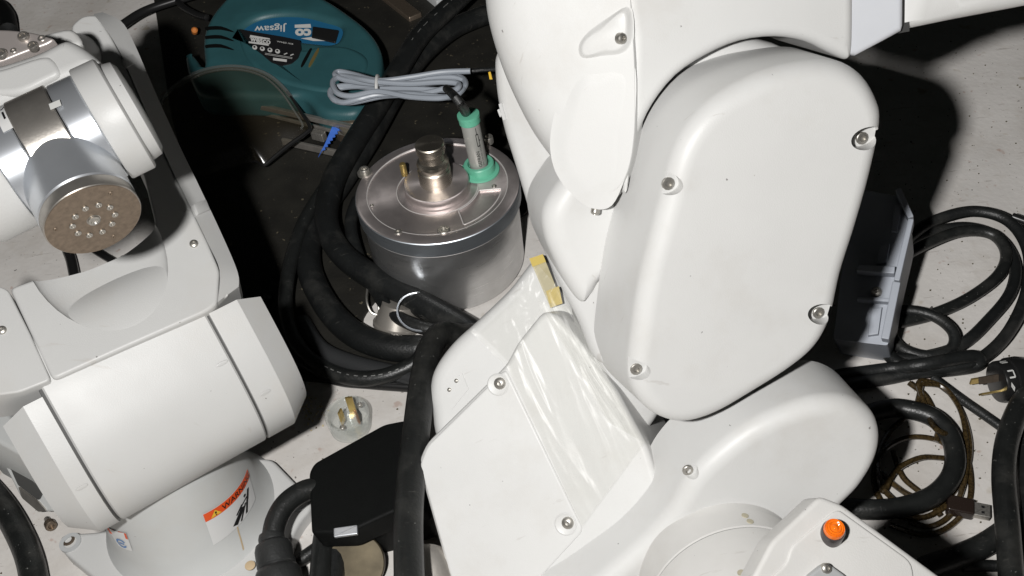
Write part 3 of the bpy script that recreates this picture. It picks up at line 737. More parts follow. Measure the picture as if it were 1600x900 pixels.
part('lamp_lens', MB().lathe(lc_, lz, [(0.00451, 0.00352), (0.00476, 0.00510), (0.00459, 0.00634), (0.00435, 0.00704), (0.00402, 0.00660), (0.00361, 0.00730), (0.00303, 0.00695), (0.00254, 0.00757), (0.00189, 0.00713), (0.00115, 0.00774), (0.00049, 0.00810), (0.00000, 0.00810)], 36), ORANGE, lbox)
for p in ((1164, 806), (1172, 815), (1158, 895)):
    d = ray(*p); o_ = CAM - cz; a = d - N2 * d.dot(N2); b = o_ - N2 * o_.dot(N2); aa, bb, cc = a.dot(a), 2 * a.dot(b), b.dot(b) - CR_ ** 2
    h_ = CAM + d * ((-bb - math.sqrt(max(0, bb * bb - 4 * aa * cc))) / (2 * aa)); nn = (h_ - cz); nn = (nn - N2 * nn.dot(N2)).normalized()
    part('glue_mark', MB().lathe(h_ + nn * 0.0002, nn, [(0.0022, -0.0004), (0.0022, 0.0003), (0.001, 0.0004), (0, 0.0004)], 12), mat('dried_glue', (0.5, 0.46, 0.34), 0.4), fl_)

# base casting with service panel
N3 = V((-0.30, -0.66, 0.69)).normalized()
P3 = Plane(D(800, 740, 0.682), N3)
bx = [P3(*p) for p in ((651, 726), (664, 694), (790, 570), (808, 535), (848, 486), (872, 492), (905, 532), (962, 606), (1012, 700), (1040, 790), (1000, 1000), (740, 1010), (700, 900))]
base = part('base_casting', MB().slab(rounded(bx, 0.006, 3), N3, 0.09, 0.004, 4), WHITE, RA)
pn = [P3(*p, 0.0012) for p in ((655, 727), (667, 697), (790, 576), (912, 829), (842, 905), (800, 1000), (742, 1000), (703, 900))]
def ppock(x, y, ox, oy): return pocket(P3.off(0.0012), x, y, ox, oy, 0.0062, 0.0035)
panel = part('service_panel', MB().slab(rounded(pn, 0.004, 3), N3, 0.006, 0.0016, 3), WHITE, base)
for p in ((781, 599), (887, 817)):
    part('screw_dish', MB().lathe(P3(p[0] - 3, p[1] + 2, 0.0012), N3, [(0.0078, -0.001), (0.0078, 0.0002), (0.007, 0.0008), (0.0062, 0.0004), (0, 0.0003)], 28), WHITE, panel)
    fix('pan', 'screw', panel, P3(*p, 0.002), N3, 0.0042)
# shoulder lobe behind the base with small label plate
N4 = V((-0.30, -0.62, 0.72)).normalized()
P4 = Plane(D(760, 540, 0.722), N4)
so = cr([P4(*p) for p in ((668, 640), (666, 600), (676, 570), (702, 535), (740, 500), (790, 452), (836, 398), (862, 420), (905, 490), (960, 580), (1010, 690), (990, 740), (820, 720), (690, 700))], 5, True)
lobe = part('shoulder_lobe', MB().slab(so, N4, 0.05, 0.012, 6), WHITE, RA)
part('name_plate', MB().slab([P4(*p, 0.0006) for p in ((694, 612), (722, 583), (732, 608), (706, 640))], N4, 0.002), WHITE, lobe)
for p in ((702, 609), (713, 595)): fix('pan', 'screw', lobe, P4(*p, 0.0008), N4, 0.0016)
# film sleeve taped over the shoulder, draped over whichever casting is in front
def film_fn(corners, lift, amp, seed):
    rnd = random.Random(seed); ph = [(rnd.uniform(3, 8), rnd.uniform(-3, 3), rnd.uniform(0, 6)) for _ in range(5)]
    def fn(u, v):
        (x0, y0), (x1, y1), (x2, y2), (x3, y3) = corners
        x = (x0 * (1 - u) + x1 * u) * (1 - v) + (x3 * (1 - u) + x2 * u) * v; y = (y0 * (1 - u) + y1 * u) * (1 - v) + (y3 * (1 - u) + y2 * u) * v
        ts = sorted((P(x, y) - CAM).dot(_f) for P in (P3, P4)); a, b = ts
        k = max(0, 1 - (b - a) / 0.06); tt = a - k * k * 0.010
        h = sum(abs(sin(a_ * u + b_ * v + c_)) for a_, b_, c_ in ph) / 5
        h += 0.40 * (1 - abs(mnoise.noise(V((u * 7 + seed, v * 2.2, 0)))) * 2) + 0.12 * mnoise.turbulence(V((u * 9, v * 4 + seed, 3)), 3, True)
        return D(x, y, tt - lift - amp * 0.7 * h)
    return fn
FS = thing('plastic_film', P4(850, 560), 'crumpled clear plastic film taped over the right robot arm beside the service panel', 'plastic film')
part('film_sheet', MB().grid(film_fn(((792, 574), (868, 440), (1006, 692), (908, 824)), 0.002, 0.0036, 3), 90, 90), FILM, FS, ang=70)
part('film_fold', MB().grid(film_fn(((735, 518), (842, 415), (868, 445), (792, 574)), 0.003, 0.004, 5), 70, 70), FILM, FS, ang=70)
part('film_fold', MB().grid(film_fn(((840, 470), (890, 480), (1002, 690), (950, 660)), 0.004, 0.0045, 8), 40, 90), FILM, FS, ang=70)
PT = P4.off(0.008)
TP = thing('adhesive_tape', PT(852, 440), 'strip of yellow adhesive tape holding the plastic film on the right robot arm', 'tape')
def strip(a, b, c, d, w0): return MB().slab([PT(*p, w0) for p in (a, b, c, d)], N4, 0.0006)
part('tape_strip', strip((827, 404), (848, 397), (879, 474), (860, 481), 0), TAPE2, TP)
part('tape_end', strip((827, 404), (848, 397), (853, 409), (832, 417), 0.0008), TAPE, TP)
part('tape_end', strip((853, 455), (873, 447), (879, 474), (860, 481), 0.0008), TAPE, TP)
PY = PB
part('tape_scrap', MB().slab([PB(*p, 0.002) for p in ((763, 113), (765, 112), (768, 124), (765, 124))], NB, 0.001), YEL, back)

# ================================================================== MOTOR
mh = 0.095
mc = F(683, 292, mh); mc.z = 0
MR = 0.0772
MO = thing('spindle_motor', (mc.x, mc.y, 0), 'round brushed aluminium motor with steel shaft standing between the robot arms', 'motor')
def turned(m):
    nt = m.node_tree; t = nt.nodes.new('ShaderNodeTangent'); t.direction_type = 'RADIAL'; t.axis = 'Z'
    b_ = nt.nodes['Principled BSDF']
    tc2 = nt.nodes.new('ShaderNodeTexCoord'); mp2 = nt.nodes.new('ShaderNodeMapping'); mp2.inputs['Scale'].default_value = (25, 25, 900)
    n3 = nt.nodes.new('ShaderNodeTexNoise'); n3.inputs['Scale'].default_value = 1.0; n3.inputs['Detail'].default_value = 4
    r3 = nt.nodes.new('ShaderNodeMapRange'); r3.inputs[1].default_value = 0.3; r3.inputs[2].default_value = 0.7
    q_ = b_.inputs['Roughness'].default_value; r3.inputs[3].default_value = q_ * 0.72; r3.inputs[4].default_value = q_ * 1.3
    nt.links.new(tc2.outputs['Object'], mp2.inputs[0]); nt.links.new(mp2.outputs[0], n3.inputs['Vector']); nt.links.new(n3.outputs['Fac'], r3.inputs[0]); nt.links.new(r3.outputs[0], b_.inputs['Roughness'])
    nt.links.new(t.outputs[0], b_.inputs['Tangent']); b_.inputs['Anisotropic'].default_value = 0.75
    return m
ALU = turned(mat('brushed_body_metal', (0.68, 0.68, 0.68), 0.36, metal=0.90, var=0.10, vscale=60, bump=0.05, bscale=900))
TOPM = turned(mat('turned_top_metal', (0.60, 0.545, 0.53), 0.40, metal=0.82, var=0.15, vscale=70, bump=0.06, bscale=700))
GROUND = turned(mat('ground_steel', (0.36, 0.33, 0.28), 0.28, metal=0.92, var=0.12, vscale=90))
def arcpts(r, a0, a1, n, z): return [mc + V((r * cos(a0 + (a1 - a0) * k / n), r * sin(a0 + (a1 - a0) * k / n), z)) for k in range(n + 1)]
part('motor_body', MB().lathe(mc, UP, [(MR - 0.007, 0), (MR - 0.004, 0.002), (MR - 0.0030, 0.004), (MR - 0.0030, mh - 0.019), (MR - 0.005, mh - 0.0184)], 144), ALU, MO)
kc = F(752, 302, mh); ka = math.atan2(kc.y - mc.y, kc.x - mc.x)
k_in, k_out = 0.040, 0.061
kid = arcpts(k_out, ka - 0.80, ka + 0.20, 14, mh + 0.01) + list(reversed(arcpts(k_in, ka - 0.70, ka + 0.12, 12, mh + 0.01)))
kcut = MB().slab(rounded(kid, 0.005, 3), UP, 0.0135)
plate = part('top_plate', MB().lathe(mc, UP, [(MR - 0.004, mh - 0.0185), (MR - 0.0012, mh - 0.0183), (MR, mh - 0.0172), (MR, mh - 0.002), (MR - 0.0006, mh - 0.001), (MR - 0.0030, mh), (MR - 0.0105, mh), (MR - 0.0115, mh - 0.0013), (0.0385, mh - 0.0013), (0.0380, mh - 0.0032), (0.031, mh - 0.0032), (0.0305, mh - 0.001)], 144), TOPM, MO, cuts=[kcut])
EDGE = mat('edge_glint_metal', (0.72, 0.69, 0.67), 0.4, metal=0.35)  # pale, mostly diffuse: edge glints put into the colour, as bare metal reflects black
part('plate_rim', MB().lathe(mc, UP, [(MR - 0.001, mh - 0.0176), (MR + 0.0003, mh - 0.0170), (MR + 0.0003, mh - 0.0022), (MR - 0.0004, mh - 0.0014)], 144, caps=False), turned(mat('blue_grey_rim', (0.50, 0.54, 0.58), 0.36, metal=0.86)), plate)
part('pocket_rim', MB().tube([p + V((0, 0, -0.0112)) for p in rounded(kid, 0.005, 3) + rounded(kid, 0.005, 3)[:1]], 0.0006, 6), EDGE, plate)
for r_, z_, w_ in ((MR - 0.0110, mh - 0.0005, 0.0006), (0.0383, mh - 0.0015, 0.0006), (MR - 0.0006, mh - 0.0178, 0.0005)):
    part('turned_edge', MB().tube(arcpts(r_, 0, 2 * pi, 120, z_), w_, 6), EDGE, plate)
part('boss', MB().lathe(mc, UP, [(0.0308, mh - 0.004), (0.0306, mh + 0.0065), (0.0298, mh + 0.0072), (0.015, mh + 0.0072)], 96), TOPM, MO)
sh = mh + 0.0072
part('shaft', MB().lathe(mc, UP, [(0.0153, sh - 0.002), (0.0153, sh + 0.0150), (0.0143, sh + 0.0162), (0.0143, sh + 0.0205), (0.0150, sh + 0.0217), (0.0143, sh + 0.0240), (0.0117, sh + 0.0258), (0.0114, sh + 0.0318), (0.0134, sh + 0.0345), (0.0134, sh + 0.0425), (0.0125, sh + 0.0436), (0.0, sh + 0.0440)], 96), GROUND, MO)
dp = F(632, 272, sh)
part('dowel_pin', MB().lathe(V((dp.x, dp.y, sh - 0.001)), UP, [(0.0030, 0), (0.0030, 0.0125), (0.0024, 0.0135), (0, 0.0136)], 20), BRASS, MO)
for p, kd, sz in (((570, 270), 'socket', 0.0048), ((693, 360), 'flat', 0.0056), ((622, 363), 'flat', 0.0036), ((763, 220), 'socket', 0.0050), ((772, 291), 'flat', 0.0022), ((581, 321), 'flat', 0.0016)):
    c = F(*p, mh); fix(kd, 'screw', plate, c + V((0, 0, 0.0004)), UP, sz, SCREW)
fix('washer', 'washer', plate, F(570, 270, mh + 0.0004), UP, 0.0072, SCREW)

# proximity sensor in its green holder
SE = F(750, 266, mh)
PS = thing('proximity_sensor', SE, 'slim grey sensor with green collars standing in a green holder on the motor', 'sensor')
part('holder_disc', MB().lathe(SE, UP, [(0.0185, -0.0008), (0.0185, 0.0010), (0.0175, 0.0016), (0.008, 0.0016)], 48), GREEN, PS)
s_top = D(733, 186, (SE - CAM).dot(_f) - 0.040)
SZ = (s_top - SE).normalized(); SL = (s_top - SE).length
hold = part('holder_collar', MB().lathe(SE, SZ, [(0.0150, -0.001), (0.0145, 0.008), (0.0136, 0.009), (0.0105, 0.009), (0.0102, 0.004)], 40), GREEN, PS, cuts=[MB().box(SE + V((-0.011, -0.010, 0.006)), (1, 1, 0), (-1, 1, 0), UP, 0.0022, 0.012, 0.008)])
SR = 0.0086
part('sensor_barrel', MB().lathe(SE, SZ, [(SR, 0.001), (SR, SL - 0.001), (SR - 0.0006, SL)], 40), mat('grey_metal_print', (0.46, 0.46, 0.43), 0.4, metal=0.35, var=0.1), PS)
part('sensor_collar', MB().lathe(SE, SZ, [(SR + 0.0002, SL - 0.004), (SR + 0.0012, SL - 0.003), (SR + 0.0012, SL + 0.0025), (SR + 0.0018, SL + 0.003), (SR + 0.0016, SL + 0.0055), (SR - 0.001, SL + 0.006)], 32), GREEN, PS)
sX = (-_f - SZ * (-_f).dot(SZ)).normalized(); sY = SZ.cross(sX)
def bpatch(u, v):                      # u across (angle), v along barrel
    a = (u - 0.5) * 2.6; return SE + SZ * (v * SL) + (sX * cos(a) + sY * sin(a)) * (SR + 0.0003)
wb = MB(); put_text(wb, 'GEFRAN', lambda u, v: bpatch(1 - v + 0.0, u), 0.17, 0.36, 0.47, 0.50, 0.01)
put_text(wb, 'IN 10-30 VDC', lambda u, v: bpatch(1 - v, u), 0.18, 0.25, 0.58, 0.31)
for b_ in ((0.62, 0.56, 0.62, 0.78, 0.012), (0.72, 0.56, 0.72, 0.78, 0.012), (0.62, 0.56, 0.72, 0.56, 0.010), (0.62, 0.78, 0.72, 0.78, 0.010), (0.67, 0.78, 0.67, 0.9, 0.012), (0.72, 0.66, 0.78, 0.66, 0.01)): put_poly(wb, bpatch, bar(*b_))
part('lettering', wb, LBLACK, PS)
gz = 0.105
lead = [s_top + SZ * 0.004, D(728, 176, (s_top - CAM).dot(_f) - 0.004), D(718, 160, 0.805), D(706, 146, 0.815), D(697, 138, 0.825)]
part('strain_relief', MB().tube(cr(lead, 6), lambda q: 0.0048 - 0.0016 * q), RUBBER, PS)

# coiled grey cable resting on the thick hoses
def gp_(x, y, z=gz): return F(x, y, z)
CG = thing('sensor_cable', gp_(590, 136), 'bundle of looped grey cable with a tie, lying across the black hoses', 'cable')
loops = []
rl = random.Random(3)
seq = [(697, 138)]
runs = [((655, 147), (600, 150), (548, 160), (522, 156), (519, 142), (540, 136), (590, 133), (650, 122), (700, 117), (722, 122), (727, 133), (715, 145), (690, 153)),
        ((640, 151), (590, 143), (550, 150), (527, 145), (520, 128), (535, 119), (565, 124), (590, 128), (640, 131), (690, 128), (716, 131), (712, 140), (690, 141)),
        ((640, 138), (592, 138), (545, 134), (520, 138), (517, 150), (535, 160), (560, 155), (592, 148), (640, 147), (700, 152), (722, 141), (724, 128), (705, 121)),
        ((650, 125), (590, 131), (545, 126), (524, 118), (530, 112), (555, 117), (592, 126), (640, 121), (690, 113), (735, 111))]
pts = [gp_(697, 138, gz + 0.002)]
for i, rn in enumerate(runs):
    for j, p in enumerate(rn): pts.append(gp_(p[0], p[1], gz + (0.0045 * ((i * 2 + j // 6) % 4) + rl.uniform(-0.001, 0.001))))
part('cable_strand', MB().tube(cr(pts, 7), 0.0030, 10), GREYC, CG)
part('cable_lead', MB().tube(cr([gp_(733, 111, gz + 0.004), gp_(755, 109, gz + 0.004), gp_(775, 108, gz + 0.002)], 5), 0.0026, 8), RUBBER, CG)
tp = [F(590, 136, gz + 0.006) + _u * (0.0115 * cos(a)) + (-_f) * (0.0105 * sin(a)) for a in [k * pi / 12 for k in range(25)]]
part('cable_tie', MB().tube(tp, 0.0019, 6), TIE, CG)

# ================================================================== CABLES
def cable(name, pts, r, m, label, cat='cable', group=None, n=8, seg=14):
    P_ = cr([F(x, y, z) for x, y, z in pts], n)
    r_ = r if callable(r) else (lambda q, R=r: R * (math.sqrt(max(0.02, 1 - (1 - min(q, 1 - q) / 0.02) ** 2)) if min(q, 1 - q) < 0.02 else 1))
    o = part(name, MB().tube(P_, r_, seg), m)
    PATHS[o.name] = P_
    return tag(o, label, cat, group)
PATHS = {}
HOSE_A = cable('hose', [(790, -70, .05), (715, 0, .055), (660, 52, .055), (625, 105, .05), (590, 165, .045), (552, 225, .04), (520, 285, .034), (510, 345, .030), (533, 395, .028), (585, 435, .026), (645, 468, .024), (725, 512, .022), (800, 560, .02)], 0.0125, RUBBER, 'thick black hose from the top edge past the jigsaw to the motor', 'hose')
HOSE_B = cable('hose', [(800, 10, .02), (740, 30, .026), (700, 50, .03), (655, 90, .03), (620, 140, .028), (575, 220, .024), (530, 290, .018), (492, 345, .016), (482, 410, .015), (505, 470, .015), (548, 518, .015), (605, 542, .016), (670, 545, .018)], 0.0125, RUBBER, 'thick black hose curving along the mat beside the motor into the steel cup', 'hose')
SLIM = cable('cable', [(560, 215, .02), (510, 290, .03), (474, 350, .028), (452, 420, .024), (446, 480, .02), (462, 535, .016), (500, 572, .012), (548, 590, .012), (600, 588, .014), (650, 566, .02), (665, 540, .03)], 0.0072, RUBBER2, 'slim black cable bowed outermost beside the left robot arm')
cable('hose', [(470, 500, .008), (500, 545, .010), (550, 568, .010), (610, 583, .010), (670, 596, .010)], 0.0085, mat('shiny_rubber', (0.03, 0.031, 0.032), 0.3), 'glossy black hose along the bottom edge of the mat', 'hose')
cable('cable', [(460, 560, .005), (520, 592, .006), (580, 600, .006), (665, 606, .006)], 0.005, BLACKG, 'thin black cable at the front edge of the mat')
cable('cable', [(560, 310, .03), (548, 350, .026), (560, 400, .02), (585, 450, .02), (615, 490, .022), (660, 512, .024), (720, 520, .02)], 0.0065, RUBBER, 'slim black cable squeezed between motor and hose')
cable('hose', [(760, 520, .05), (720, 524, .085), (690, 522, .10), (672, 545, .105), (660, 600, .105), (651, 670, .10), (643, 740, .095), (638, 820, .09), (640, 930, .085)], lambda q: 0.0092 + 0.0012 * min(1, q * 2), RUBBER2, 'thick black hose hanging down along the left side of the big robot arm', 'hose')
cable('cable', [(545, 800, .02), (528, 850, .016), (515, 930, .015)], 0.009, RUBBER, 'black cable hanging below the black box, left of the bronze disc')
cable('cable', [(512, 815, .02), (505, 860, .02), (500, 940, .02)], 0.009, RUBBER2, 'black cable leaving the lower left corner of the black box')
cable('cable', [(505, 850, .006), (470, 875, .006), (430, 905, .006), (400, 930, .006)], 0.0055, RUBBER2, 'thin black cable on the floor beside the gland')
def dashes(o, i0, i1, step, r, wd, cnt):
    """worn white print along a cable's upper side"""
    pts = PATHS[o.name]; mb = MB(); rn_ = random.Random(len(pts) + i0)
    for k in range(cnt):
        q = i0 + (i1 - i0) * (k + 0.15 + 0.3 * rn_.random()) / cnt; ln = (i1 - i0) / cnt * rn_.uniform(0.25, 0.55); ring_ = []
        for s_ in (-1, 1):
            row = []
            for e_ in range(5):
                x = (q + ln * (e_ / 4 - 0.5)) * (len(pts) - 1); j = max(1, min(len(pts) - 2, int(x))); p = pts[j].lerp(pts[j + 1], min(1, max(0, x - j)))
                t_ = (pts[j + 1] - pts[j - 1]).normalized(); v = (CAM - p); v = (v - t_ * v.dot(t_)).normalized(); sd = t_.cross(v)
                row.append(p + v * (r * 1.012) * cos(step) + sd * (r * 1.012 * sin(step)) + sd * (wd * s_))
            ring_.append(row)
        a_, b_ = mb.ring(ring_[0]), mb.ring(ring_[1])
        for e_ in range(4): mb.f.append((a_[e_], a_[e_ + 1], b_[e_ + 1], b_[e_]))
    part('worn_print', mb, mat('worn_white_print', (0.14, 0.14, 0.135), 0.6, var=0.5, vscale=600), o)
dashes(HOSE_B, 0.42, 0.56, 0.7, 0.0125, 0.0004, 7)
dashes(HOSE_A, 0.02, 0.22, 0.4, 0.0125, 0.0004, 9)
dashes(SLIM, 0.62, 0.86, -0.3, 0.0072, 0.0004, 10)
# left edge
cable('cable', [(-40, 740, .012), (0, 785, .012), (28, 830, .012), (48, 880, .012), (58, 940, .012)], 0.0105, RUBBER2, 'thick dusty black cable at the lower left edge of the floor')
cable('cable', [(-30, 20, .02), (-5, 10, .02), (10, 25, .02), (14, 50, .02)], 0.012, BLACKP, 'black cable end in the top left corner')
cable('cable', [(150, 70, .03), (190, 40, .03), (225, 18, .03), (270, 2, .03), (330, -15, .03)], 0.006, BLACKG, 'black cable passing behind the top of the left robot arm')
cable('cable', [(98, 340, .01), (104, 385, .01), (112, 410, .01), (124, 470, .01), (140, 540, .01)], 0.0055, BLACKG, 'short black cable seen under the wrist flange')
cable('cable', [(120, 370, .012), (150, 392, .012), (180, 410, .012), (230, 440, .01), (300, 470, .01)], 0.004, BLACKG, 'thin black cable seen right of the flange over the floor')
# right side coil
coil = [(1380, 545, .010), (1410, 570, .012), (1480, 575, .012), (1530, 562, .012), (1575, 520, .012), (1605, 455, .014), (1606, 390, .016), (1575, 345, .018), (1520, 330, .018), (1460, 345, .016), (1420, 372, .014), (1400, 400, .012)]
CB = cable('cable', coil, 0.0055, RUBBER, 'outer turn of coiled black cable right of the grey tray', group=None)
cable('cable', [(1400, 390, .006), (1450, 365, .008), (1510, 355, .008), (1560, 372, .008), (1585, 410, .008), (1580, 455, .008), (1545, 500, .008), (1500, 540, .008), (1440, 558, .008), (1390, 560, .008)], 0.0053, RUBBER, 'middle turn of coiled black cable on the bare floor')
cable('cable', [(1390, 415, .016), (1440, 385, .018), (1500, 362, .018), (1550, 366, .016), (1572, 395, .014), (1560, 430, .012), (1515, 465, .010), (1460, 490, .010), (1400, 505, .010)], 0.0053, RUBBER2, 'inner turn of coiled black cable reaching under the grey tray')
cable('cable', [(1395, 486, .014), (1430, 486, .016), (1465, 497, .016), (1490, 520, .014), (1486, 545, .010), (1450, 556, .010), (1410, 545, .01), (1390, 520, .01)], 0.0050, RUBBER, 'small loop of black cable below the coil')
cable('cable', [(1300, 588, .008), (1385, 577, .008), (1440, 570, .020), (1495, 560, .020), (1521, 557, .018), (1530, 564, .014), (1520, 572, .010), (1480, 578, .009), (1430, 582, .008), (1380, 592, .006), (1300, 604, .006)], 0.0058, RUBBER, 'doubled black cable end bent in a hairpin under the coil')
cable('cable', [(1580, 338, .02), (1600, 345, .02), (1640, 360, .02)], 0.004, BLACKG, 'thin black cable leaving the coil at the right edge')
cable('cable', [(1290, 670, .01), (1380, 640, .01), (1420, 640, .014), (1462, 655, .014), (1488, 690, .014), (1490, 735, .014), (1462, 772, .014), (1410, 792, .014), (1350, 796, .014), (1300, 790, .014)], 0.0078, RUBBER2, 'thick black cable bent in a half ring around the brown cable')
cable('cable', [(1455, 588, .005), (1500, 622, .005), (1540, 650, .005), (1580, 678, .005)], 0.0040, RUBBER, 'straight black cable running diagonally to the right edge')
cable('cable', [(1640, 590, .03), (1600, 625, .03), (1576, 680, .03), (1568, 740, .03), (1574, 820, .03), (1582, 930, .03)], 0.0085, RUBBER2, 'thick dusty black cable along the lower right edge')
cable('cable', [(1608, 640, .012), (1592, 670, .012), (1600, 720, .012), (1606, 790, .012), (1590, 860, .010), (1598, 930, .01)], 0.0075, RUBBER, 'black cable half outside the frame at the lower right edge')
cable('cable', [(1440, 890, .012), (1490, 872, .012), (1540, 850, .012), (1590, 815, .012)], 0.0085, RUBBER2, 'black cable on the floor coming out under the lamp box')
cable('cable', [(1500, 885, .005), (1550, 884, .005), (1600, 888, .005)], 0.0042, RUBBER, 'thin black cable at the bottom right corner')
# small ring of black cable end on the mat
UC = thing('usb_cable', F(1480, 790, 0.004), 'thin translucent brown cable in loose loops with a metal plug', 'cable')
us = [(1478, 790, .006), (1445, 808, .005), (1400, 805, .003), (1372, 775, .004), (1366, 735, .004), (1385, 700, .005), (1425, 683, .005), (1470, 690, .004), (1490, 715, .004), (1440, 715, .010), (1400, 735, .010), (1380, 768, .008), (1376, 740, .004), (1400, 760, .003), (1425, 775, .003), (1470, 785, .003), (1505, 745, .004), (1516, 700, .004), (1505, 650, .005), (1480, 610, .008), (1450, 596, .01), (1435, 600, .012), (1448, 640, .008), (1462, 670, .026), (1500, 690, .006), (1516, 740, .004), (1512, 790, .003), (1480, 825, .003), (1440, 835, .003), (1390, 820, .003)]
part('brown_lead', MB().tube(cr([F(*p) for p in us], 7), 0.0022, 8), AMBERC, UC)
part('brown_lead', MB().tube(cr([F(*p) for p in ((1420, 598, .008), (1445, 618, .006), (1460, 645, .006), (1468, 662, .012), (1462, 690, .006))], 7), 0.0024, 8), AMBERC, UC)
for q in (((1445, 600, .012), (1475, 606, .008), (1500, 640, .007), (1510, 690, .007), (1508, 745, .008), (1488, 800, .004), (1455, 822, .003), (1420, 815, .003)),
          ((1440, 597, .010), (1428, 640, .004), (1392, 672, .003), (1372, 712, .003), (1378, 760, .008), (1408, 790, .006)),
          ((1395, 705, .006), (1410, 745, .006), (1440, 772, .005), (1470, 806, .004))):
    part('brown_lead', MB().tube(cr([F(*p) for p in q], 7), 0.0021, 8), AMBERC, UC)
ud = (F(1545, 800, 0.006) - F(1485, 788, 0.006)).normalized(); us_ = UP.cross(ud)
c0 = F(1500, 792, 0.007)
part('plug_grip', MB().box(c0, ud, us_, UP, 0.0095, 0.0068, 0.0042, 0.0012), mat('smoked_brown_plastic', (0.03, 0.02, 0.016), 0.25, Transmission_Weight=0.3), UC)
c1 = c0 + ud * 0.0145
sh_ = part('plug_shell', MB().box(c1, ud, us_, UP, 0.0062, 0.0056, 0.0023, 0.0004), SCREW, UC)
for s_ in (-1, 1): part('shell_window', MB().box(c1 + us_ * (0.0024 * s_) + UP * 0.0023 + ud * 0.001, ud, us_, UP, 0.0011, 0.0010, 0.0002), LBLACK, UC)

# ================================================================== RIGHT: wall plug, tray
pd = (F(1530, 600, 0.02) - F(1590, 590, 0.02)).normalized()
pc = F(1577, 594, 0.019)
BP = thing('power_plug', (pc.x, pc.y, 0), 'black mains plug with metal pins and white marks lying at the right edge', 'plug')
part('plug_body', MB().lathe(pc, pd, [(0.010, -0.03), (0.017, -0.014), (0.0185, -0.008), (0.0185, 0.0), (0.0172, 0.001), (0.0172, 0.009), (0.0165, 0.0105), (0.0150, 0.011)], 44), BLACKG, BP)
pX = UP; pY = pd.cross(UP).normalized()
fcp = pc + pd * 0.011
part('pin', MB().box(fcp + pd * 0.008 + UP * 0.006 + pY * 0.0, pd, (UP + pY * 0.6), (pY - UP * 0.6), 0.008, 0.0030, 0.0008), DSTEEL, BP)
part('pin', MB().box(fcp + pd * 0.008 - UP * 0.003 + pY * 0.007, pd, UP, pY, 0.0095, 0.0032, 0.0008), BRASS, BP)
part('pin', MB().box(fcp + pd * 0.008 - UP * 0.003 - pY * 0.007, pd, (UP - pY * 0.6), (pY + UP * 0.6), 0.008, 0.0030, 0.0008), BRASS, BP)
def prim(a, h, lift=0.0004): return pc + pd * h + (UP * sin(a) + pY * cos(a)) * (0.0172 + lift)
# white rating marks on the rim of the plug facing up
mdir = 1 if (pY.dot(-_f) > 0) else -1
def rim(u, v):
    a = pi / 2 - mdir * (u - 0.35) * 1.9; return pc + pd * (0.0005 + 0.0100 * v) + (UP * sin(a) + pY * cos(a)) * (0.0176)
wb = MB()
for b_ in ((0.10, 0.25, 0.10, 0.75, 0.022), (0.17, 0.25, 0.17, 0.75, 0.022), (0.10, 0.75, 0.17, 0.75, 0.05), (0.45, 0.3, 0.62, 0.3, 0.05), (0.45, 0.3, 0.45, 0.75, 0.02), (0.62, 0.3, 0.62, 0.75, 0.02), (0.78, 0.75, 0.92, 0.5, 0.06)): put_poly(wb, rim, bar(*b_))
part('printed_marks', wb, PWHITE, BP)

NT = V((-0.35, -0.42, 0.84)).normalized()
PTr = Plane(F(1400, 440, 0.095), NT)
GT = thing('plastic_tray', F(1400, 440, 0.0), 'grey ribbed plastic enclosure half in shadow behind the big robot arm', 'enclosure')
tr_o = rounded([PTr(*p) for p in ((1330, 285), (1405, 300), (1424, 345), (1421, 362), (1403, 440), (1386, 535), (1366, 533), (1300, 525))], 0.002, 3)
tray = part('tray_floor', MB().slab([p - NT * 0.012 for p in tr_o], NT, 0.075), GREYP, GT)
def wall(a, b, h=0.014, th=0.0022, nm='tray_wall'):
    p, q = PTr(*a, -0.012), PTr(*b, -0.012); d = q - p; s_ = NT.cross(d).normalized()
    part(nm, MB().box((p + q) / 2 + NT * (h / 2), d, s_, NT, d.length / 2, th, h / 2, 0.0006), GREYP, GT)
wall((1404, 303), (1424, 348)); wall((1424, 350), (1402, 445)); wall((1402, 447), (1384, 535), th=0.003); wall((1340, 424), (1399, 428), 0.012, 0.003, 'rib'); wall((1340, 470), (1396, 474), 0.010, 0.0015, 'rib')
for q in (((1374, 384), (1390, 381), (1385, 410), (1369, 413)), ((1362, 482), (1378, 480), (1372, 522), (1356, 524)), ((1398, 318), (1408, 322), (1402, 362), (1392, 360))):
    part('raised_block', MB().slab([PTr(*p, -0.006) for p in q], NT, 0.006, 0.0006, 2), GREYP, GT)
fix('pan', 'screw', tray, PTr(1370, 456, -0.0105), NT, 0.0042)
t = part('steel_rod', MB().tube([F(1357, 515, 0.02), F(1392, 570, 0.004)], 0.0014, 8), SCREW); tag(t, 'thin bright steel rod leaning below the grey enclosure', 'rod')

# ================================================================== JIGSAW
JP = Plane(V((0, 0, 0.062)), (UP * 0.97 - _f * 0.25).normalized()); JP.p = F(440, 110, 0.062)
jn = JP.n
JG = thing('jigsaw', F(440, 120, 0.003), 'teal electric jigsaw lying on its side on the black mat', 'power tool')
jo = [(288, 86), (300, 82), (317, 100), (316, 62), (322, 36), (340, 8), (372, -18), (440, -26), (500, -8), (548, 22), (580, 50), (596, 82), (592, 122), (574, 158), (555, 176), (520, 178), (497, 172), (474, 150), (440, 150), (380, 148), (318, 146), (298, 126)]
hole = [(376, 46), (396, 30), (428, 22), (470, 22), (505, 30), (532, 40), (528, 60), (515, 66), (488, 64), (440, 58), (400, 52)]
cu = bpy.data.curves.new('jig', 'CURVE'); cu.dimensions = '2D'; cu.fill_mode = 'BOTH'; cu.extrude = 0.010; cu.bevel_depth = 0.009; cu.bevel_resolution = 5; cu.offset = -0.009
jX, jY, jZ = frame(jn); jO = JP(440, 100)
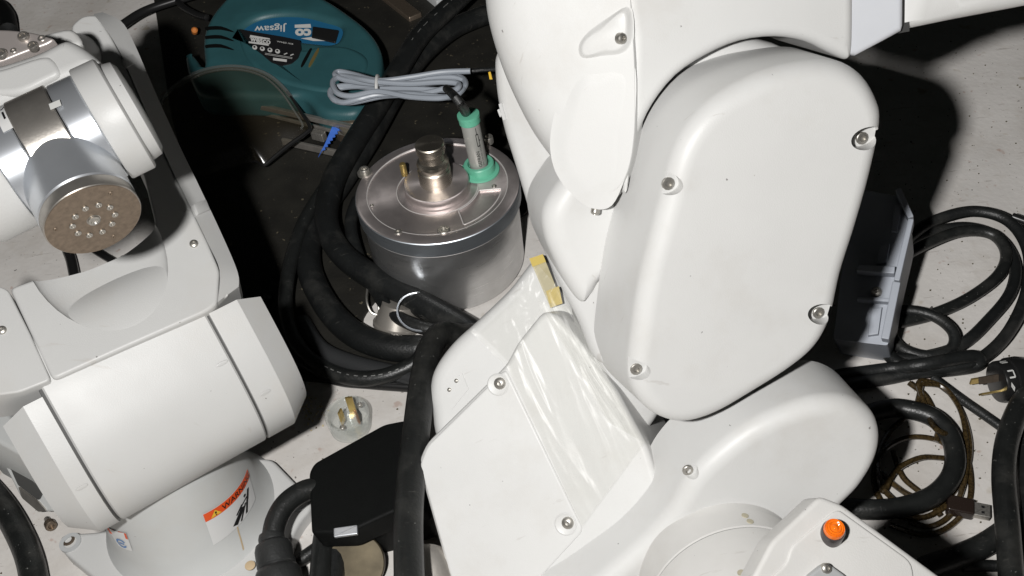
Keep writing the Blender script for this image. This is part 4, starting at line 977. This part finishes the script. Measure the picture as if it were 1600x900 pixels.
for lst in (jo, hole):
    q = cr([JP(*p) for p in lst], 5, True); sp_ = cu.splines.new('POLY'); sp_.points.add(len(q) - 1); sp_.use_cyclic_u = True
    for pt, c in zip(sp_.points, q): pt.co = ((c - jO).dot(jX), (c - jO).dot(jY), 0, 1)
tmp = bpy.data.objects.new('jig', cu); COL.objects.link(tmp); bpy.context.view_layer.update()
me = bpy.data.meshes.new_from_object(tmp.evaluated_get(bpy.context.evaluated_depsgraph_get())); bpy.data.objects.remove(tmp)
R4 = Matrix((jX, jY, jZ)).transposed().to_4x4(); R4.translation = jO - jn * 0.019 - V(JG.location)
me.transform(R4); me.materials.clear(); me.materials.append(TEAL)
bm = bmesh.new(); bm.from_mesh(me); bmesh.ops.remove_doubles(bm, verts=bm.verts, dist=1e-5); bm.to_mesh(me); bm.free()
for p in me.polygons: p.use_smooth = p.area < 2e-5
me.set_sharp_from_angle(angle=radians(40))
body = bpy.data.objects.new('body_shell', me); COL.objects.link(body); body.parent = JG
jb_ = cr([JP(*p, 0.003) for p in ((372, 58), (384, 64), (470, 76), (500, 70), (545, 72), (575, 92), (560, 128), (520, 142), (470, 136), (420, 120), (385, 92))], 5, True)
part('motor_housing', MB().slab(jb_, jn, 0.012, 0.006, 5), TEAL, JG)
nose = part('gear_head', MB().slab(cr([JP(*p, -0.010) for p in ((516, 120), (560, 118), (572, 150), (556, 192), (520, 190), (512, 160))], 4, True), jn, 0.03, 0.006, 4), DSTEEL, JG)
for k in range(3):
    y = 42 + 14 * k
    part('grip_slot', MB().slab(cr([JP(*p, 0.0006) for p in ((322, y), (345, y - 1), (366, y + 8), (345, y + 4), (323, y + 4))], 3, True), jn, 0.002), BLACKP, JG)
for x0 in (478, 490):
    part('vent_slot', MB().slab(cr([JP(*p, 0.0042) for p in ((x0 + 6, 76), (x0 + 8, 79), (x0 - 3, 100), (x0 - 8, 104), (x0 - 5, 95))], 3, True), jn, 0.003), BRASS if x0 > 480 else BLACKP, JG)
lb = [(373, 45), (398, 50), (440, 57), (469, 63), (471, 76), (466, 90), (455, 99), (440, 102), (424, 97), (404, 80), (386, 62)]
lbp = part('rating_label', MB().slab(rounded([JP(*p, 0.0042) for p in lb], 0.002, 3), jn, 0.0012), LBLACK, JG)
def jl(px, py, w=0.0047): return JP(px, py, w)
O_ = (390, 62); ux = V((38.5, 7.2)); uy = V((4.0, -12.5))      # label axes in the image, met with the label's plane
def lfn(u, v): return jl(388 + 82 * u + 10 * v * 0.0 + (-3) * (1 - v), 51 + 14 * u + 44 * (1 - v))
wb = MB(); put_poly(wb, lfn, [(0.03, 0.83), (0.42, 0.885), (0.41, 0.93), (0.04, 0.93)]); put_poly(wb, lfn, [(0.02, 0.64), (0.40, 0.66), (0.40, 0.73), (0.02, 0.70)])
put_text(wb, 'wesco', lfn, 0.04, 0.71, 0.43, 0.86, 0.03); put_text(wb, 'WS4JZ.1KB', lfn, 0.55, 0.83, 0.86, 0.89, 0.01)
for k in range(4): put_poly(wb, lfn, disc(0.14 + 0.145 * k, 0.52, 0.047, 0.078))
for k in range(2): put_poly(wb, lfn, bar(0.70 + 0.12 * k, 0.45, 0.76 + 0.12 * k, 0.52, 0.012)); 
put_poly(wb, lfn, [(0.50, 0.18), (0.76, 0.20), (0.76, 0.29), (0.50, 0.27)])
for v_ in (0.36, 0.40): put_poly(wb, lfn, bar(0.34, v_ - 0.02, 0.86, v_ - 0.01, 0.006))
part('lettering', wb, PWHITE, lbp)
wb = MB(); l2 = lambda u, v: lfn(u, v) + jn * 0.0004
for k in range(4): put_poly(wb, l2, disc(0.135 + 0.145 * k, 0.53, 0.022, 0.036))
part('pictograms', wb, LBLACK, lbp)
# shoe plate, edge up, with blade
def up_plate(name, a, b, z0, z1, th, m, parent):
    p, q = F(*a, z1), F(*b, z1); d = q - p; s_ = UP.cross(d).normalized()
    return part(name, MB().box((p + q) / 2 - UP * ((z1 - z0) / 2), d, s_, UP, d.length / 2, th / 2, (z1 - z0) / 2, 0.0008), m, parent)
up_plate('shoe_plate', (338, 147), (552, 196), 0.034, 0.040, 0.005, STEEL, JG)
up_plate('shoe_lip', (350, 160), (548, 209), 0.022, 0.026, 0.003, STEEL, JG)
up_plate('shoe_rail', (440, 216), (550, 240), 0.004, 0.012, 0.004, STEEL, JG)
up_plate('blade_clamp', (487, 203), (506, 208), 0.02, 0.030, 0.008, SCREW, JG)
BPn = Plane(F(515, 220, 0.026), (UP * 0.8 - _f * 0.5).normalized())
bl = [(519, 198), (531, 200)]
for k in range(7):
    t_ = k / 7; x = 530 - 27 * t_; y = 203 + 35 * t_
    bl += [(x + 1.5, y), (x - 3.5, y + 1.5)]
bl += [(497, 245), (507, 226)]
part('saw_blade', MB().slab([BPn(*p) for p in bl], BPn.n, 0.0014), BLUE, JG)
part('guard_bracket', MB().slab(cr([JP(*p, -0.012) for p in ((520, 148), (548, 150), (556, 196), (548, 206), (530, 200), (524, 176))], 4, True), jn, 0.008, 0.002, 3), mat('smoky_guard', (0.10, 0.09, 0.07), 0.2), JG)
part('trigger', MB().slab(rounded([JP(*p, -0.004) for p in ((488, 40), (530, 46), (524, 66), (486, 58))], 0.002), jn, 0.012, 0.002, 3), BLACKG, JG)
# cord and orange switch piece at the handle's tail
cable('cable', [(262, -30, .03), (280, 5, .03), (305, 22, .032), (325, 28, .034)], 0.0045, BLACKG, 'black power cord running into the tail of the jigsaw')
t = part('wire_nut', MB().lathe(F(304, 48, 0.03), V((0.3, -0.6, 0.7)), [(0.004, -0.004), (0.004, 0.003), (0.002, 0.005), (0, 0.0052)], 16), mat('orange_plastic', (0.5, 0.17, 0.04), 0.4)); tag(t, 'small orange cap beside the tail of the jigsaw', 'cap')
# printed blue card under the handle
KP = JP.off(-0.006)
CD = part('printed_card', MB().slab([KP(*p) for p in ((374, 44), (392, 24), (430, 16), (475, 16), (510, 24), (542, 36), (536, 64), (512, 71), (470, 66), (400, 56))], KP.n, 0.002), BLUECARD)
tag(CD, 'blue printed card with upside down lettering seen through the jigsaw handle', 'card')
def kfn(u, v): return KP(448 - 45 * u, 36 + 13.5 * v + 1.5 * u, 0.0006)       # reads upside down
wb = MB(); put_text(wb, 'Jigsaw', kfn, 0.0, 0.0, 1.12, 1.0, 0.015)
def kfn2(u, v): return KP(485 - 25 * u + 0, 44 + 12 * v, 0.0006)
put_text(wb, 'co', kfn2, -0.05, 0.05, 0.96, 1.0, 0.05); put_poly(wb, kfn2, [(0.0, -0.55), (0.98, -0.45), (0.98, -0.05), (-0.05, -0.05)])
put_poly(wb, lambda u, v: KP(u, v, 0.0006), [(470, 60), (492, 57), (516, 64), (490, 64)])
part('lettering', wb, PWHITE, CD)

# clear face shield in front of the jigsaw
SHP = Plane(F(380, 195, 0.045), (UP * 0.8 - _f * 0.6).normalized())
so_ = [(252, 162), (272, 136), (305, 115), (345, 105), (385, 106), (420, 118), (448, 143), (470, 175), (484, 198), (478, 208), (450, 228), (428, 246), (412, 258), (398, 252), (360, 262), (310, 275), (270, 268), (244, 220)]
so3 = cr([SHP(*p) for p in so_], 4, True); cen = SHP(370, 195)
FSH = thing('face_shield', F(370, 200, 0.003), 'clear smoky plastic shield lying over the sole of the jigsaw', 'face shield')
b = MB(); NRg = 10; rings = []
for k in range(NRg + 1):
    q = 1 - k / NRg * 0.97; rings.append(b.ring([cen + (p - cen) * q + SHP.n * (0.018 * (1 - q ** 3)) for p in so3]))
for a_, c_ in zip(rings, rings[1:]): b.bridge(c_, a_)
b.cap(rings[-1]); part('lens', b, SHIELD, FSH)
part('rim', MB().tube(so3[:26], 0.0024, 8), SHIELDR, FSH)
part('rim_edge', MB().tube(so3[24:54], lambda q: 0.0012 + 0.0014 * sin(pi * q), 8), BLACKG, FSH)
part('rim_step', MB().tube([cen + (p - cen) * 0.91 + SHP.n * 0.004 for p in so3[4:len(so3) // 2]], 0.0012, 8), SHIELDR, FSH)

# ================================================================== SMALL THINGS ON THE FLOOR
# steel cup on its side
cz_ = (F(590, 470, 0.05) - F(630, 515, 0.02)).normalized()
cu0 = F(618, 516, 0.006)
t = part('steel_cup', MB().lathe(F(620, 512, 0), V((0.25, 0.35, 0.9)), [(0.0215, 0.001), (0.0228, 0.002), (0.0228, 0.005), (0.0215, 0.006), (0.0175, 0.020), (0.016, 0.026), (0.0, 0.027)], 64), mat('brushed_stainless', (0.62, 0.58, 0.52), 0.33, metal=0.75, var=0.08)); tag(t, 'small brushed steel cup half hidden behind the black hoses', 'cup')
t = part('steel_ring', MB().lathe(F(655, 488, 0.03), V((0.25, -0.2, 0.9)), [(0.0195, 0), (0.021, 0.0), (0.021, 0.0015), (0.0195, 0.0015), (0.0195, 0)], 40, caps=False), ALUB); tag(t, 'thin shiny steel ring leaning on the foot of the motor', 'ring')
t = part('wire_loop', MB().tube(cr([F(*p) for p in ((574, 450, .02), (573, 470, .02), (580, 488, .014), (592, 490, .012), (590, 470, .02))], 6), 0.0011, 6), SCREW); tag(t, 'thin steel wire loop beside the steel cup', 'wire')

# clear plug
pc2 = F(549, 668, 0.0)
CP = thing('clear_plug', pc2, 'transparent mains plug with brass pins standing on the floor', 'plug')
part('plug_shell', MB().lathe(pc2, UP, [(0.0165, 0.0006), (0.0178, 0.002), (0.0186, 0.012), (0.0190, 0.020), (0.0182, 0.0215), (0.0172, 0.0208), (0.0168, 0.004), (0.0, 0.003)], 56), GLASS, CP)
part('plug_core', MB().lathe(pc2, UP, [(0.0085, 0.0042), (0.009, 0.010), (0.007, 0.016), (0.003, 0.017), (0, 0.017)], 12), GLASS, CP)
def pin(px, py, z, w_, h_, ang, m=BRASS):
    c = F(px, py, z); d = V((cos(ang), sin(ang), 0)); part('pin', MB().box(c - UP * (h_ / 2 - 0.001), d, UP.cross(d), UP, w_, 0.0008, h_ / 2), m, CP)
pin(545, 622, 0.034, 0.0030, 0.022, 0.0)
pin(531, 643, 0.026, 0.0028, 0.016, 1.2)
pin(556, 645, 0.024, 0.0028, 0.014, 2.0, mat('copper_pin', (0.5, 0.32, 0.22), 0.35, metal=0.7))
fix('pan', 'screw', CP, F(562, 632, 0.015), UP, 0.0024); fix('pan', 'screw', CP, F(535, 668, 0.012), UP, 0.0024)

# black box
KB = Plane(F(555, 745, 0.060), (UP * 0.96 - _f * 0.1 + V((-0.15, 0, 0))).normalized())
bb = [KB(*p) for p in ((482, 738), (490, 723), (600, 662), (630, 656), (660, 658), (662, 790), (614, 800), (545, 832), (486, 834))]
BX = thing('black_box', F(560, 770, 0), 'matte black plastic box with cut corner beside the clear plug', 'box')
part('box_shell', MB().slab(rounded(bb, 0.004, 4), KB.n, 0.022, 0.0025, 4), BLACKP, BX)
part('box_foot', MB().slab(rounded([p - KB.n * 0.022 for p in [KB(*q) for q in ((505, 745), (610, 680), (650, 690), (650, 780), (545, 815), (505, 815))]], 0.004, 3), KB.n, 0.038), BLACKP, BX)
t = part('steel_clip', MB().box(KB(541, 831, 0.003), (1, 0.02, 0), (0, 1, 0), (0, -0.3, 1), 0.0085, 0.0034, 0.0018, 0.0004), ALUB); tag(t, 'bright steel clip at the lower edge of the black box', 'clip')
t = part('bronze_disc', MB().lathe(F(556, 880, 0.018), V((-0.08, -0.55, 0.83)), [(0.0215, -0.004), (0.022, -0.003), (0.022, 0.0), (0.0213, 0.0006), (0.004, 0.0008), (0.0, 0.0008)], 64), BRONZE); tag(t, 'tarnished bronze disc leaning below the black box', 'disc')
t = part('steel_fitting', MB().lathe(F(668, 905, 0.05), V((0.2, -0.5, 0.84)), [(0.02, -0.02), (0.022, -0.004), (0.024, 0.0), (0.018, 0.003), (0.0, 0.003)], 40), STEEL); tag(t, 'steel fitting at the foot of the big robot arm by the hanging hose', 'fitting')

# cable gland, lower left
CGd = thing('cable_gland', F(436, 880, 0.02), 'black cable with ribbed gland rising in front of the left robot arm', 'cable gland')
gl = cr([F(*p) for p in ((510, 762, .045), (478, 766, .05), (448, 786, .052), (431, 815, .05), (425, 848, .046))], 8)
part('cable_bend', MB().tube(gl, 0.0082, 16), RUBBER2, CGd)
ga, gb = F(424, 838, .047), F(440, 930, .035); gd = (gb - ga)
part('gland_body', MB().lathe(ga, gd, [(0.0088, -0.002), (0.0098, 0.001), (0.0098, 0.004), (0.0125, 0.006), (0.0138, 0.010), (0.0140, 0.022), (0.0128, 0.0235), (0.0150, 0.025), (0.0165, 0.028), (0.0170, 0.040), (0.0150, 0.05)], 40), mat('gland_rubber', (0.022, 0.023, 0.023), 0.45, bump=0.3, bscale=500), CGd)

# loose socket bolt by the left robot's foot
bo_ = F(78, 819, 0.006)
LBt = thing('socket_bolt', F(76, 818, 0), 'small rusty socket head bolt lying on the floor at the left foot', 'bolt')
bd = (F(84, 828, 0.006) - F(68, 802, 0.006)).normalized() + UP * 0.25
part('bolt_head', MB().lathe(bo_, bd, [(0.0042, -0.002), (0.0045, -0.001), (0.0045, 0.0035), (0.0040, 0.0042), (0.0024, 0.0042), (0.0022, 0.0015), (0, 0.0013)], 24), DSTEEL, LBt)
part('bolt_shank', MB().lathe(bo_, -bd, [(0.0024, 0.0015), (0.0024, 0.009), (0.0018, 0.010)], 16), STEEL, LBt)

# little knob gleaming in the shadow
t = part('knob', MB().lathe(F(415, 462, 0.012), V((0.1, -0.4, 0.9)), [(0.006, -0.009), (0.0075, -0.002), (0.0065, 0.002), (0.003, 0.004), (0, 0.0042)], 24), BLACKG); tag(t, 'small glossy black knob on the mat beside the left robot arm', 'knob')
fs = F(1452, 484, 0.002)
t = part('tiny_screw', MB().tube([fs + V((-0.002, -0.002, 0)), fs + V((0.0035, 0.003, 0))], 0.0009, 8).lathe(fs + V((-0.003, -0.003, 0)), V((1, 0.9, 0)), [(0.0022, -0.001), (0.0022, 0.0004), (0.001, 0.001)], 10), SCREW); tag(t, 'tiny loose screw on the floor between the coiled cables', 'screw')
# dust and crumbs
rn = random.Random(11); db = MB()
for k in range(420):
    if k < 260: x, y = rn.uniform(1300, 1620), rn.uniform(60, 900)
    else: x, y = rn.uniform(0, 680), rn.uniform(560, 900)
    c = F(x, y, 0.0004); s_ = rn.uniform(0.0003, 0.0009); a = rn.uniform(0, 6)
    db.slab([c + V((s_ * cos(a + q) * rn.uniform(.5, 1.5), s_ * sin(a + q), s_ * 0.7)) for q in (0, 1.6, 3.1, 4.7)], UP, s_)
gb_ = MB()
for k in range(90):
    c = F(rn.gauss(483, 15), rn.gauss(637, 13), 0.0006); s_ = rn.uniform(0.0003, 0.0010); a = rn.uniform(0, 6)
    gb_.slab([c + V((s_ * cos(a + q) * rn.uniform(.5, 1.5), s_ * sin(a + q), s_ * 0.7)) for q in (0, 1.6, 3.1, 4.7)], UP, s_)
t = part('pale_grit', gb_, mat('pale_grit', (0.55, 0.47, 0.28), 0.5, var=0.4, vscale=300)); tag(t, 'pale golden grit in the shadow beside the left robot arm', kind='stuff')
t = part('floor_crumbs', db, mat('crumbs', (0.10, 0.085, 0.05), 0.7, var=0.5, vscale=200)); tag(t, 'scattered crumbs of grit on the concrete floor', kind='stuff')
# repeats share a group
for o in COL.objects:
    if o.parent is None and o.get('label'):
        k = o.name.split('.')[0]
        if k == 'hose': o['group'] = 'thick black hoses between the robot arms'
        elif k == 'cable': o['group'] = 'black cables lying on the floor'
        elif k == 'robot_arm': o['group'] = 'white robot arms'
